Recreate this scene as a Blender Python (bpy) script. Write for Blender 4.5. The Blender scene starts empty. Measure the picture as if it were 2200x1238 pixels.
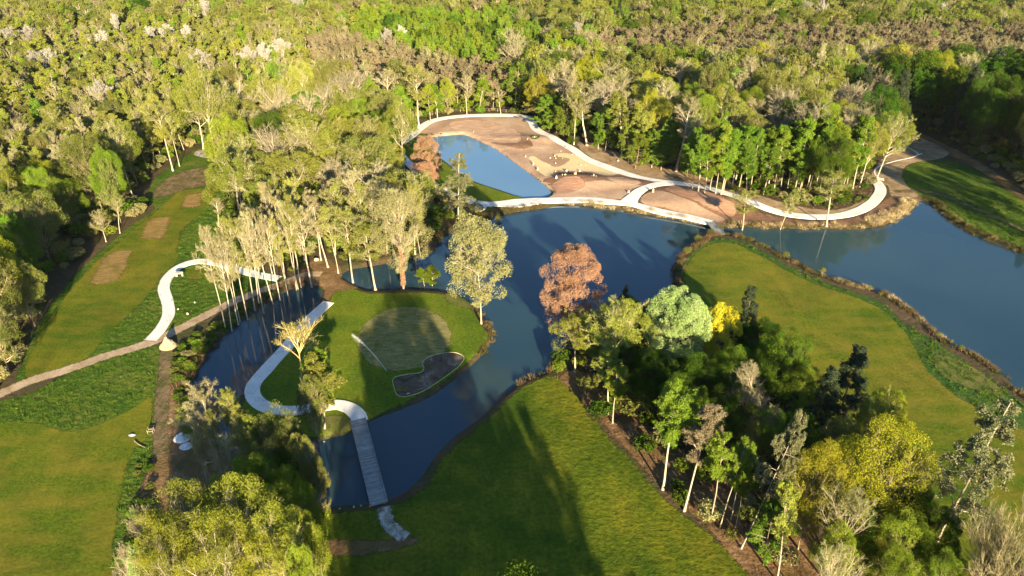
import bpy, math, random
import numpy as np
from mathutils import Vector, Matrix
from mathutils.geometry import delaunay_2d_cdt

SC = bpy.context.scene
COL = SC.collection
R = math.radians
# ------------------------------------------------------------------ camera
CAM_H, PITCH, FPX = 75.0, R(29), 1571.0
cam_d = bpy.data.cameras.new('camera')
cam_d.sensor_width = 36
cam_d.lens = 36 * FPX / 2200
cam_d.clip_start = 1
cam_d.clip_end = 6000
cam = bpy.data.objects.new('camera', cam_d)
bpy.context.scene.collection.objects.link(cam)
cam.location = (0, 0, CAM_H)
cam.rotation_euler = (R(90) - PITCH, 0, 0)
SC.camera = cam
# ------------------------------------------------------------------ light
SUN_EL, SUN_AZ = R(13.5), R(180 - 16)          # azimuth clockwise from +Y, sun behind and right of the camera
w = bpy.data.worlds.new('World'); SC.world = w
w.use_nodes = True
nt = w.node_tree
bg = nt.nodes['Background']
sky = nt.nodes.new('ShaderNodeTexSky')
sky.sky_type = 'NISHITA'; sky.sun_disc = False
sky.sun_elevation = SUN_EL; sky.sun_rotation = SUN_AZ
sky.air_density = 1.0; sky.dust_density = 0.0; sky.ozone_density = 3.5
bg.inputs['Strength'].default_value = 0.07
nt.links.new(sky.outputs[0], bg.inputs['Color'])
sl = bpy.data.lights.new('sun', 'SUN')
sl.energy = 5.0; sl.angle = R(0.6); sl.color = (1.0, 0.81, 0.53)
so = bpy.data.objects.new('sun', sl); bpy.context.scene.collection.objects.link(so)
sdir = Vector((math.sin(SUN_AZ) * math.cos(SUN_EL), math.cos(SUN_AZ) * math.cos(SUN_EL), math.sin(SUN_EL)))
so.rotation_euler = (-sdir).to_track_quat('-Z', 'Y').to_euler()
so.location = sdir * 300
SC.view_settings.view_transform = 'Standard'
SC.view_settings.look = 'None'
SC.view_settings.exposure = 2.0
SC.view_settings.gamma = 1
SC.render.engine = 'CYCLES'

# ------------------------------------------------------------------ helpers
def G(px, py, z=0.0):
    cx = (px - 1100) / FPX; cy = (619 - py) / FPX
    dy = math.cos(PITCH) + cy * math.sin(PITCH); dz = -math.sin(PITCH) + cy * math.cos(PITCH)
    t = (z - CAM_H) / dz
    return (cx * t, dy * t)
def Gs(pts, z=0.0): return [G(a, b, z) for a, b in pts]
def proj(x, y, z):
    """world to photograph pixels (numpy ok)"""
    zz = z - CAM_H
    dep = y * math.cos(PITCH) - zz * math.sin(PITCH)
    up = y * math.sin(PITCH) + zz * math.cos(PITCH)
    return 1100 + FPX * x / dep, 619 - FPX * up / dep
def inpoly(X, Y, poly):
    ins = np.zeros(X.shape, bool); n = len(poly)
    for i in range(n):
        x0, y0 = poly[i]; x1, y1 = poly[(i + 1) % n]
        if y0 == y1: continue
        c = ((y0 > Y) != (y1 > Y)) & (X < (x1 - x0) * (Y - y0) / (y1 - y0) + x0)
        ins ^= c
    return ins
def segdist(X, Y, pts, closed):
    d = np.full(X.shape, 1e9); n = len(pts)
    for i in range(n if closed else n - 1):
        x0, y0 = pts[i]; x1, y1 = pts[(i + 1) % n]
        dx, dy = x1 - x0, y1 - y0; L = dx * dx + dy * dy + 1e-9
        t = np.clip(((X - x0) * dx + (Y - y0) * dy) / L, 0, 1)
        d = np.minimum(d, (X - x0 - t * dx) ** 2 + (Y - y0 - t * dy) ** 2)
    return np.sqrt(d)
def sdf(X, Y, poly):
    d = segdist(X, Y, poly, True)
    return np.where(inpoly(X, Y, poly), -d, d)
def smooth(pts, closed=True, n=4):
    """Catmull-Rom through the traced points"""
    P = [np.array(p, float) for p in pts]; N = len(P); out = []
    for i in range(N if closed else N - 1):
        a = P[(i - 1) % N] if closed or i > 0 else P[i]
        b = P[i]; c = P[(i + 1) % N]
        d = P[(i + 2) % N] if closed or i + 2 < N else c
        for k in range(n):
            t = k / n
            out.append(tuple(0.5 * (2 * b + (c - a) * t + (2 * a - 5 * b + 4 * c - d) * t * t + (3 * b - a - 3 * c + d) * t ** 3)))
    if not closed: out.append(tuple(P[-1]))
    return out
def vnoise(X, Y, s, seed=0):
    """cheap smooth value noise 0..1"""
    X = np.asarray(X, float) / s + 100; Y = np.asarray(Y, float) / s + 100
    xi = np.floor(X).astype(int); yi = np.floor(Y).astype(int); fx = X - xi; fy = Y - yi
    fx = fx * fx * (3 - 2 * fx); fy = fy * fy * (3 - 2 * fy)
    def h(a, b):
        v = np.sin(a * 127.1 + b * 311.7 + seed * 74.7) * 43758.5453
        return v - np.floor(v)
    return (h(xi, yi) * (1 - fx) + h(xi + 1, yi) * fx) * (1 - fy) + (h(xi, yi + 1) * (1 - fx) + h(xi + 1, yi + 1) * fx) * fy

def mesh_np(name, V, F, mats, mi=None, smooth_=False, tint=None):
    """V (n,3), F list of (m,k) index arrays"""
    me = bpy.data.meshes.new(name)
    if not isinstance(F, list): F = [F]
    F = [np.asarray(f, np.int32) for f in F if len(f)]
    V = np.asarray(V, np.float32)
    me.vertices.add(len(V)); me.vertices.foreach_set('co', V.ravel())
    loops = np.concatenate([f.ravel() for f in F])
    tot = np.concatenate([np.full(len(f), f.shape[1], np.int32) for f in F])
    st = np.concatenate([[0], np.cumsum(tot)[:-1]]).astype(np.int32)
    me.loops.add(len(loops)); me.loops.foreach_set('vertex_index', loops)
    me.polygons.add(len(tot)); me.polygons.foreach_set('loop_start', st)
    me.polygons.foreach_set('loop_total', tot)
    if mi is not None: me.polygons.foreach_set('material_index', np.asarray(mi, np.int32))
    me.polygons.foreach_set('use_smooth', np.full(len(tot), smooth_))
    if tint is not None:
        a = me.attributes.new('tint', 'FLOAT', 'FACE'); a.data.foreach_set('value', np.asarray(tint, np.float32))
    for m in (mats if isinstance(mats, (list, tuple)) else [mats]): me.materials.append(m)
    me.update(calc_edges=True); me.validate()
    return me
def link(name, me, parent=None):
    o = bpy.data.objects.new(name, me); bpy.context.scene.collection.objects.link(o)
    if parent is not None: o.parent = parent
    return o
def tag(o, label, cat, group=None, kind=None):
    if label: o['label'] = label
    if cat: o['category'] = cat
    if group: o['group'] = group
    if kind: o['kind'] = kind
    return o
def struct(name, me, label=None):
    o = link(name, me); o['kind'] = 'structure'
    if label: o['label'] = label
    return o
def empty(name, loc, rz=0, sc=None):
    o = bpy.data.objects.new(name, None); bpy.context.scene.collection.objects.link(o)
    o.location = loc; o.rotation_euler = (0, 0, rz); o.empty_display_size = 0.5
    if sc: o.scale = sc
    return o

# ------------------------------------------------------------------ materials
def new_mat(name):
    m = bpy.data.materials.new(name); m.use_nodes = True
    n = m.node_tree; n.nodes.clear()
    out = n.nodes.new('ShaderNodeOutputMaterial')
    return m, n, out
def N(n, t, **k):
    nd = n.nodes.new(t)
    for a, b in k.items():
        if a in nd.inputs: nd.inputs[a].default_value = b
        else: setattr(nd, a, b)
    return nd
def ramp(n, fac, stops):
    r = n.nodes.new('ShaderNodeValToRGB'); cr = r.color_ramp
    while len(cr.elements) < len(stops): cr.elements.new(0.5)
    for e, (p, c) in zip(cr.elements, stops):
        e.position = p; e.color = (*c, 1)
    n.links.new(fac, r.inputs[0]); return r.outputs[0]
def pos(n):
    g = n.nodes.new('ShaderNodeNewGeometry'); return g.outputs['Position']
def noise(n, vec, scale, detail=4, rough=0.6, dist=0, sx=None):
    if sx:
        mp = n.nodes.new('ShaderNodeMapping'); mp.inputs['Scale'].default_value = sx[0]; mp.inputs['Rotation'].default_value = (0, 0, sx[1])
        n.links.new(vec, mp.inputs[0]); vec = mp.outputs[0]
    t = N(n, 'ShaderNodeTexNoise', Scale=scale, Detail=detail, Roughness=rough, Distortion=dist)
    n.links.new(vec, t.inputs['Vector']); return t.outputs['Fac']
def mixc(n, fac, a, b, mode='MIX'):
    m = n.nodes.new('ShaderNodeMix'); m.data_type = 'RGBA'; m.blend_type = mode
    for s, i in ((fac, 0), (a, 6), (b, 7)):
        if isinstance(s, (int, float)): m.inputs[i].default_value = s
        elif isinstance(s, tuple): m.inputs[i].default_value = (*s, 1)
        else: n.links.new(s, m.inputs[i])
    return m.outputs[2]
def mth(n, op, a, b=0.0, c=None):
    m = n.nodes.new('ShaderNodeMath'); m.operation = op; m.use_clamp = False
    for i, s in enumerate((a, b) if c is None else (a, b, c)):
        if isinstance(s, (int, float)): m.inputs[i].default_value = s
        else: n.links.new(s, m.inputs[i])
    return m.outputs[0]
def finish(n, out, col, rough=0.95, bump=None, spec=0.1, soft=False):
    b = N(n, 'ShaderNodeBsdfPrincipled', Roughness=rough)
    b.inputs['Specular IOR Level'].default_value = spec
    if isinstance(col, tuple): b.inputs['Base Color'].default_value = (*col, 1)
    else: n.links.new(col, b.inputs['Base Color'])
    if bump:
        prev = None
        for h, s, d in bump:
            bp = N(n, 'ShaderNodeBump', Strength=s, Distance=d); n.links.new(h, bp.inputs['Height'])
            if prev is not None: n.links.new(prev, bp.inputs['Normal'])
            prev = bp.outputs[0]
        n.links.new(prev, b.inputs['Normal'])
    if soft:
        at = n.nodes.new('ShaderNodeAttribute'); at.attribute_name = 'fade'
        nz = noise(n, pos(n), 1.6, 5, 0.75)
        st = mth(n, 'MULTIPLY_ADD', nz, 2.2, -0.6)
        f = n.nodes.new('ShaderNodeMath'); f.operation = 'MULTIPLY_ADD'; f.use_clamp = True
        n.links.new(mth(n, 'SUBTRACT', at.outputs['Fac'], st), f.inputs[0]); f.inputs[1].default_value = 3.0; f.inputs[2].default_value = 0.1
        g_ = mth(n, 'MULTIPLY', f.outputs[0], mth(n, 'GREATER_THAN', at.outputs['Fac'], 0.001))
        tr = n.nodes.new('ShaderNodeBsdfTransparent'); mx = n.nodes.new('ShaderNodeMixShader')
        n.links.new(g_, mx.inputs[0]); n.links.new(b.outputs[0], mx.inputs[1]); n.links.new(tr.outputs[0], mx.inputs[2]); n.links.new(mx.outputs[0], out.inputs[0])
    else: n.links.new(b.outputs[0], out.inputs[0])
    return b

def m_grass(name, a, b, c, big=0.05, fine=2.2, bs=0.5, bd=0.25, streak=None):
    """a green, b yellow-green, c brown-ochre worn tone"""
    m, n, o = new_mat(name); p = pos(n)
    n1 = noise(n, p, big, 4, 0.6, 0.6); n2 = noise(n, p, fine, 5, 0.7); n3 = noise(n, p, 0.35, 4, 0.65)
    base = ramp(n, n1, [(0.34, a), (0.5, b), (0.66, c)])
    base2 = mixc(n, ramp(n, n3, [(0.35, (0, 0, 0)), (0.7, (0.7, 0.7, 0.7))]), base, a)
    v = ramp(n, n2, [(0.25, (0.45, 0.45, 0.45)), (0.75, (1.5, 1.5, 1.5))])
    col = mixc(n, 1.0, base2, v, 'MULTIPLY')
    if streak:
        s = noise(n, p, 0.25, 3, 0.5, 0, (streak[0], streak[1]))
        col = mixc(n, ramp(n, s, [(0.42, (0, 0, 0)), (0.62, (0.55, 0.55, 0.55))]), col, c)
    mv = noise(n, p, 0.12, 6, 0.72, 1.2, ((1.0, 0.45, 1), 0.5))
    col = mixc(n, 1.0, col, ramp(n, mv, [(0.3, (0.72, 0.78, 0.8)), (0.5, (1.0, 1.0, 1.0)), (0.68, (1.3, 1.16, 1.1))]), 'MULTIPLY')
    sp_ = noise(n, p, 0.8, 6, 0.8)
    col = mixc(n, ramp(n, sp_, [(0.6, (0, 0, 0)), (0.72, (0.6, 0.6, 0.6))]), col, c)
    nb = noise(n, p, fine * 0.45, 4, 0.7)
    finish(n, o, col, 0.95, [(nb, bs, bd), (n2, bs, bd * 0.35)], 0.05, True)
    return m
def m_soil(name, stops, big=0.12, fine=3.0, bs=0.35, bd=0.12, furrow=None):
    m, n, o = new_mat(name); p = pos(n)
    n1 = noise(n, p, big, 5, 0.65, 0.8); n2 = noise(n, p, fine, 5, 0.7)
    col = ramp(n, n1, stops)
    col = mixc(n, 1.0, col, ramp(n, n2, [(0.25, (0.72, 0.72, 0.72)), (0.75, (1.22, 1.22, 1.22))]), 'MULTIPLY')
    bl = [(n2, bs, bd)]
    if furrow is not None:
        s = noise(n, p, 0.9, 3, 0.55, 0, furrow)
        col = mixc(n, 1.0, col, ramp(n, s, [(0.35, (0.75, 0.75, 0.75)), (0.65, (1.15, 1.15, 1.15))]), 'MULTIPLY')
        bl.append((s, 0.5, 0.12))
    finish(n, o, col, 0.97, bl, 0.05, name not in ('forest_floor', 'pale_stone', 'tan_stone', 'weathered_wood', 'dark_metal', 'white_sheet', 'grey_sheet'))
    return m
M = {}
M['forest'] = m_soil('forest_floor', [(0.3, (0.05, 0.07, 0.02)), (0.5, (0.085, 0.065, 0.035)), (0.7, (0.13, 0.09, 0.05))], 0.18, 1.2, 0.9, 0.4)
M['rough'] = m_grass('rough_grass', (0.045, 0.095, 0.011), (0.08, 0.13, 0.014), (0.13, 0.145, 0.026), 0.09, 1.3, 1.0, 0.5)
M['lawn'] = m_grass('mown_grass', (0.068, 0.112, 0.008), (0.12, 0.140, 0.011), (0.182, 0.152, 0.019), 0.045, 2.4, 0.45, 0.2, ((0.5, 1.3, 1), 0.6))
M['lawn_c'] = m_grass('mown_grass_centre', (0.05, 0.088, 0.007), (0.12, 0.14, 0.010), (0.18, 0.165, 0.014), 0.06, 1.6, 0.7, 0.32)
M['island'] = m_grass('island_grass', (0.075, 0.125, 0.010), (0.115, 0.155, 0.011), (0.16, 0.165, 0.016), 0.07, 2.0, 0.4, 0.15)
M['verge'] = m_grass('verge_grass', (0.035, 0.085, 0.016), (0.06, 0.11, 0.02), (0.10, 0.12, 0.028), 0.12, 2.0, 0.8, 0.3)
M['dry'] = m_grass('dry_grass', (0.10, 0.12, 0.025), (0.14, 0.14, 0.035), (0.17, 0.145, 0.05), 0.25, 2.2, 0.4, 0.15)
M['tee'] = m_soil('worn_turf', [(0.35, (0.19, 0.15, 0.035)), (0.55, (0.29, 0.19, 0.07)), (0.7, (0.26, 0.17, 0.06))], 0.25, 2.5, 0.3, 0.1, ((0.3, 2, 1), 0.3))
M['green'] = m_soil('putting_green_seedbed', [(0.3, (0.14, 0.15, 0.035)), (0.5, (0.22, 0.205, 0.07)), (0.7, (0.29, 0.255, 0.10))], 0.35, 2.0, 0.5, 0.15, ((0.5, 2.5, 1), 0.5))
M['soil'] = m_soil('bare_soil', [(0.3, (0.27, 0.17, 0.10)), (0.5, (0.42, 0.28, 0.18)), (0.68, (0.53, 0.38, 0.25))], 0.06, 1.5, 0.4, 0.12)
M['soil_dark'] = m_soil('damp_soil', [(0.3, (0.17, 0.095, 0.055)), (0.55, (0.25, 0.145, 0.085)), (0.7, (0.31, 0.19, 0.11))], 0.1, 1.5, 0.5, 0.15, ((0.5, 2.5, 1), -0.4))
M['soil_pale'] = m_soil('raked_soil', [(0.3, (0.47, 0.30, 0.18)), (0.6, (0.56, 0.37, 0.235)), (0.75, (0.6, 0.41, 0.265))], 0.15, 2.5, 0.25, 0.08, ((0.4, 1.5, 1), 0.2))
M['soil_red'] = m_soil('raked_reddish_soil', [(0.3, (0.36, 0.2, 0.12)), (0.6, (0.45, 0.26, 0.16)), (0.75, (0.49, 0.3, 0.19))], 0.15, 2.5, 0.4, 0.12, ((0.4, 3, 1), 0.6))
M['sand'] = m_soil('sand', [(0.3, (0.62, 0.48, 0.24)), (0.6, (0.7, 0.55, 0.3)), (0.75, (0.74, 0.6, 0.36))], 0.1, 2.0, 0.25, 0.08)
M['gravel'] = m_soil('pale_gravel', [(0.28, (0.55, 0.52, 0.46)), (0.45, (0.74, 0.71, 0.65)), (0.7, (0.80, 0.77, 0.72))], 0.25, 4.0, 0.3, 0.05)
M['gravel_old'] = m_soil('worn_gravel', [(0.35, (0.12, 0.11, 0.07)), (0.48, (0.34, 0.3, 0.24)), (0.6, (0.55, 0.5, 0.43))], 0.9, 4.0, 0.5, 0.1)
M['track'] = m_soil('dirt_track', [(0.3, (0.27, 0.19, 0.11)), (0.5, (0.41, 0.305, 0.19)), (0.7, (0.53, 0.42, 0.28))], 0.3, 2.5, 0.7, 0.2)
M['rut'] = m_soil('rutted_earth', [(0.35, (0.07, 0.09, 0.02)), (0.5, (0.17, 0.125, 0.065)), (0.7, (0.27, 0.2, 0.11))], 0.5, 2.5, 0.9, 0.3, ((3, 0.25, 1), 0.05))
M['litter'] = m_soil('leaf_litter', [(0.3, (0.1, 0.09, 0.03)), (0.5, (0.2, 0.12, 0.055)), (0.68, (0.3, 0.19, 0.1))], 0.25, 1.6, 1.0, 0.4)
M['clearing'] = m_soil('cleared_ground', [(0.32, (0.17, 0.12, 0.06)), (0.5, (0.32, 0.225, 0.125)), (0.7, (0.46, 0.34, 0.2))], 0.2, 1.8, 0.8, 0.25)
M['ash'] = m_soil('dark_bunker_floor', [(0.35, (0.07, 0.05, 0.04)), (0.55, (0.16, 0.115, 0.085)), (0.7, (0.32, 0.28, 0.24))], 0.35, 3.0, 0.8, 0.15)
M['lip'] = m_soil('pale_edging', [(0.4, (0.4, 0.38, 0.2)), (0.6, (0.55, 0.5, 0.3))], 0.5, 3.0)
M['stone'] = m_soil('pale_stone', [(0.35, (0.38, 0.33, 0.25)), (0.6, (0.5, 0.45, 0.36)), (0.75, (0.6, 0.56, 0.48))], 0.8, 5.0, 0.5, 0.06)
M['stone_tan'] = m_soil('tan_stone', [(0.35, (0.42, 0.33, 0.2)), (0.6, (0.55, 0.45, 0.29)), (0.75, (0.62, 0.53, 0.38))], 0.8, 5.0, 0.5, 0.06)
M['wood'] = m_soil('weathered_wood', [(0.35, (0.2, 0.15, 0.1)), (0.6, (0.3, 0.24, 0.17))], 1.5, 6.0)
M['tarp'] = m_soil('white_sheet', [(0.35, (0.62, 0.62, 0.62)), (0.6, (0.78, 0.78, 0.77))], 0.8, 2.0, 0.6, 0.2)
M['tarp_grey'] = m_soil('grey_sheet', [(0.35, (0.2, 0.24, 0.3)), (0.6, (0.38, 0.43, 0.5))], 0.8, 3.0, 0.6, 0.2)
M['dark'] = m_soil('dark_metal', [(0.4, (0.03, 0.03, 0.035)), (0.6, (0.05, 0.05, 0.055))], 1.0, 3.0)
# boardwalk planks: across the deck, from the object's own coordinates
def m_deck():
    m, n, o = new_mat('deck_planks')
    tc = n.nodes.new('ShaderNodeTexCoord'); p = tc.outputs['Object']
    sep = n.nodes.new('ShaderNodeSeparateXYZ'); n.links.new(p, sep.inputs[0])
    fr = mth(n, 'FRACT', mth(n, 'MULTIPLY', sep.outputs[1], 6.3)); gap = mth(n, 'LESS_THAN', fr, 0.13)
    idx = mth(n, 'FLOOR', mth(n, 'MULTIPLY', sep.outputs[1], 6.3))
    wn = n.nodes.new('ShaderNodeTexWhiteNoise'); wn.noise_dimensions = '1D'; n.links.new(idx, wn.inputs['W'])
    c = ramp(n, wn.outputs[0], [(0.0, (0.2, 0.205, 0.2)), (0.6, (0.3, 0.3, 0.29)), (1.0, (0.38, 0.38, 0.36))])
    nz = noise(n, p, 1.3, 5, 0.7)
    c = mixc(n, 1.0, c, ramp(n, nz, [(0.3, (0.7, 0.7, 0.7)), (0.7, (1.2, 1.2, 1.2))]), 'MULTIPLY')
    c = mixc(n, gap, c, (0.13, 0.125, 0.11))
    finish(n, o, c, 0.8, [(nz, 0.3, 0.03)], 0.2); return m
M['deck'] = m_deck()
def m_water(nm='lake_water', C1=(0.016, 0.045, 0.068), C2=(0.028, 0.062, 0.078)):
    m, n, o = new_mat(nm); p = pos(n)
    n1 = noise(n, p, 0.02, 3, 0.5, 0.3); n2 = noise(n, p, 1.4, 3, 0.6); n3 = noise(n, p, 5.0, 2, 0.5)
    col = ramp(n, n1, [(0.35, C1), (0.65, C2)])
    b = finish(n, o, col, 0.03, [(n2, 0.035, 0.05), (n3, 0.05, 0.015)], 0.5)
    b.inputs['IOR'].default_value = 1.33
    return m
M['water'] = m_water()
M['pond_water'] = m_water('pond_water', (0.10, 0.20, 0.31), (0.12, 0.23, 0.34))  # bright sky reflection painted into the pond's base colour

def m_leaf(name, a, b, c, hv=0.015, vv=0.22, trans=0.25):
    """leaf colours a..b..c along the per-leaf tint, small shift per tree"""
    m, n, o = new_mat(name)
    at = n.nodes.new('ShaderNodeAttribute'); at.attribute_name = 'tint'
    oi = n.nodes.new('ShaderNodeObjectInfo')
    col = ramp(n, at.outputs['Fac'], [(0.0, a), (0.5, b), (1.0, c)])
    hs = n.nodes.new('ShaderNodeHueSaturation'); n.links.new(col, hs.inputs['Color'])
    n.links.new(mth(n, 'MULTIPLY_ADD', oi.outputs['Random'], 2 * hv, 0.5 - hv), hs.inputs['Hue'])
    wn = n.nodes.new('ShaderNodeTexWhiteNoise'); wn.noise_dimensions = '1D'
    n.links.new(mth(n, 'MULTIPLY', oi.outputs['Random'], 91.7), wn.inputs['W'])
    n.links.new(mth(n, 'MULTIPLY_ADD', wn.outputs[0], 2 * vv, 1 - vv), hs.inputs['Value'])
    d = n.nodes.new('ShaderNodeBsdfDiffuse'); t = n.nodes.new('ShaderNodeBsdfTranslucent')
    n.links.new(hs.outputs[0], d.inputs[0]); n.links.new(hs.outputs[0], t.inputs[0])
    mx = n.nodes.new('ShaderNodeMixShader'); mx.inputs[0].default_value = trans
    n.links.new(d.outputs[0], mx.inputs[1]); n.links.new(t.outputs[0], mx.inputs[2])
    n.links.new(mx.outputs[0], o.inputs[0]); return m
def m_bark(name, a, b):
    m, n, o = new_mat(name)
    tc = n.nodes.new('ShaderNodeTexCoord')
    n1 = noise(n, tc.outputs['Object'], 1.2, 4, 0.7, 0, ((1, 1, 0.25), 0))
    oi = n.nodes.new('ShaderNodeObjectInfo')
    col = ramp(n, n1, [(0.35, a), (0.65, b)])
    k = mth(n, 'MULTIPLY_ADD', oi.outputs['Random'], 0.5, 0.75)
    hs = n.nodes.new('ShaderNodeHueSaturation'); n.links.new(col, hs.inputs['Color']); n.links.new(k, hs.inputs['Value'])
    d = n.nodes.new('ShaderNodeBsdfDiffuse'); n.links.new(hs.outputs[0], d.inputs[0]); n.links.new(d.outputs[0], o.inputs[0]); return m
BK = {'pale': m_bark('pale_bark', (0.30, 0.25, 0.175), (0.52, 0.45, 0.33)),
      'tan': m_bark('tan_bark', (0.24, 0.185, 0.11), (0.40, 0.32, 0.20)),
      'grey': m_bark('grey_bark', (0.24, 0.20, 0.135), (0.38, 0.33, 0.23)),
      'dark': m_bark('dark_bark', (0.09, 0.07, 0.05), (0.17, 0.135, 0.095)),
      'rustb': m_bark('reddish_bark', (0.3, 0.19, 0.12), (0.45, 0.31, 0.2)),
      'olive': m_bark('olive_bark', (0.16, 0.135, 0.07), (0.27, 0.23, 0.125)),
      'gold': m_bark('golden_bark', (0.42, 0.33, 0.13), (0.6, 0.48, 0.22))}
LF = {'gold': m_leaf('golden_olive_leaves', (0.13, 0.152, 0.018), (0.205, 0.228, 0.034), (0.30, 0.315, 0.065)),
      'olive': m_leaf('olive_leaves', (0.09, 0.11, 0.02), (0.15, 0.17, 0.035), (0.24, 0.23, 0.06)),
      'leafy': m_leaf('fresh_green_leaves', (0.07, 0.13, 0.010), (0.145, 0.22, 0.018), (0.235, 0.31, 0.035), 0.025),
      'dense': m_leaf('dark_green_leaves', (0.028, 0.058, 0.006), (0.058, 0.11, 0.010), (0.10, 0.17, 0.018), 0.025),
      'lime': m_leaf('yellow_green_leaves', (0.16, 0.19, 0.012), (0.26, 0.28, 0.02), (0.36, 0.36, 0.035), 0.02, 0.2),
      'goldlime': m_leaf('yellow_olive_leaves', (0.12, 0.155, 0.014), (0.21, 0.235, 0.024), (0.30, 0.31, 0.045)),
      'tan': m_leaf('tan_buds', (0.18, 0.172, 0.062), (0.272, 0.26, 0.10), (0.375, 0.355, 0.16), 0.02),
      'brown': m_leaf('brown_buds', (0.14, 0.118, 0.06), (0.21, 0.178, 0.095), (0.30, 0.255, 0.145), 0.02, 0.25),
      'rust': m_leaf('rust_leaves', (0.25, 0.15, 0.08), (0.38, 0.235, 0.135), (0.48, 0.33, 0.205), 0.01, 0.1),
      'yellow': m_leaf('yellow_blossom', (0.38, 0.33, 0.02), (0.55, 0.47, 0.035), (0.68, 0.6, 0.08), 0.01, 0.1),
      'cream': m_leaf('pale_green_blossom', (0.17, 0.25, 0.06), (0.30, 0.39, 0.13), (0.44, 0.50, 0.22), 0.01, 0.1),
      'white': m_leaf('grey_white_blossom', (0.26, 0.25, 0.19), (0.38, 0.36, 0.30), (0.52, 0.5, 0.44), 0.01, 0.2),
      'conifer': m_leaf('conifer_needles', (0.02, 0.035, 0.018), (0.04, 0.06, 0.03), (0.075, 0.09, 0.045), 0.01, 0.25, 0.1),
      'larch': m_leaf('grey_olive_needles', (0.1, 0.11, 0.045), (0.17, 0.18, 0.08), (0.26, 0.26, 0.13), 0.01, 0.2)}
# ------------------------------------------------------------------ traced outlines (photograph pixels -> ground)
WZ = -0.6
LAKE = [(940,520),(965,500),(1010,482),(1050,468),(1100,457),(1180,446),(1205,440),(1240,441),(1300,447),(1370,458),(1440,469),(1500,480),(1540,487),(1600,488),(1680,491),(1770,492),(1860,490),(1900,483),(1935,465),(1955,448),(1966,436),(1985,432),(2010,445),(2030,465),(2060,485),(2110,512),(2170,536),(2200,547),(2260,580),(2330,660),(2340,860),(2290,910),(2200,850),(2150,803),(2090,765),(2030,735),(1990,700),(1950,665),(1900,632),(1865,622),(1825,612),(1760,592),(1700,562),(1640,530),(1600,512),(1555,505),(1525,508),(1500,522),(1475,540),(1455,565),(1448,600),(1445,625),(1400,652),(1340,680),(1270,710),(1222,740),(1195,775),(1175,800),(1140,812),(1115,825),(1080,852),(1040,893),(980,937),(935,982),(905,1028),(870,1058),(830,1076),(790,1084),(740,1087),(690,1090),(640,1065),(565,1015),(490,965),(435,915),(408,865),(412,825),(440,772),(480,722),(520,687),(570,652),(620,624),(660,613),(685,618),(692,634),(680,660),(640,695),(600,745),(560,800),(530,840),(505,870),(520,905),(560,928),(620,945),(680,948),(720,938),(757,930),(790,907),(850,884),(920,855),(980,813),(1030,768),(1056,732),(1055,710),(1042,690),(1025,665),(1000,642),(960,627),(880,622),(800,625),(765,614),(738,600),(735,588),(760,578),(810,570),(860,560),(925,545)]
POOL = [(943,293),(975,290),(1000,290),(1025,301),(1060,318),(1100,345),(1140,375),(1170,398),(1184,413),(1178,422),(1145,428),(1120,424),(1080,411),(1040,398),(1010,386),(985,370),(960,350),(940,335),(925,318),(928,300)]
LAKEW = smooth(Gs(LAKE, WZ), True, 3); POOLW = smooth(Gs(POOL, WZ), True, 3)
def ell(cx, cy, rx, ry, rot=0, n=20, a0=0):
    return [(cx + rx * math.cos(t) * math.cos(rot) - ry * math.sin(t) * math.sin(rot), cy + rx * math.cos(t) * math.sin(rot) + ry * math.sin(t) * math.cos(rot)) for t in [a0 + 2 * math.pi * i / n for i in range(n)]]
# soil mounds (px, py, radius x, radius y, height)
MOUNDS = [(875,832,3.6,1.7,-.55),(915,815,3,1.6,-.45),(955,785,4.0,2.0,-.6),(1262,388,9,5,1.0),(1218,384,6,3,0.6),(1450,418,18,5,1.1),(1520,440,22,5,1.2),(1330,398,14,4,0.9),(1060,300,16,4,0.5),(1155,300,6,4,0.6),(1120,315,9,3,0.4)]
MW = [(*G(a, b), rx, ry, h) for a, b, rx, ry, h in MOUNDS]
def wsd(X, Y): return np.minimum(sdf(X, Y, LAKEW), sdf(X, Y, POOLW))
def terr_np(X, Y, d=None):
    if d is None: d = wsd(X, Y)
    s = np.clip((d + 1.6) / 3.0, 0, 1); s = s * s * (3 - 2 * s)
    z = -1.25 + 1.25 * s
    land = np.clip((d - 1) / 4, 0, 1)
    for mx, my, rx, ry, h in MW:
        z = z + land * h * np.exp(-(((X - mx) / rx) ** 2 + ((Y - my) / ry) ** 2))
    z = z + land * 0.25 * (vnoise(X, Y, 14, 3) - 0.5) * np.clip((d - 2) / 10, 0, 1)
    return z
def tz(x, y): return float(terr_np(np.array([x], float), np.array([y], float))[0])
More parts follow.
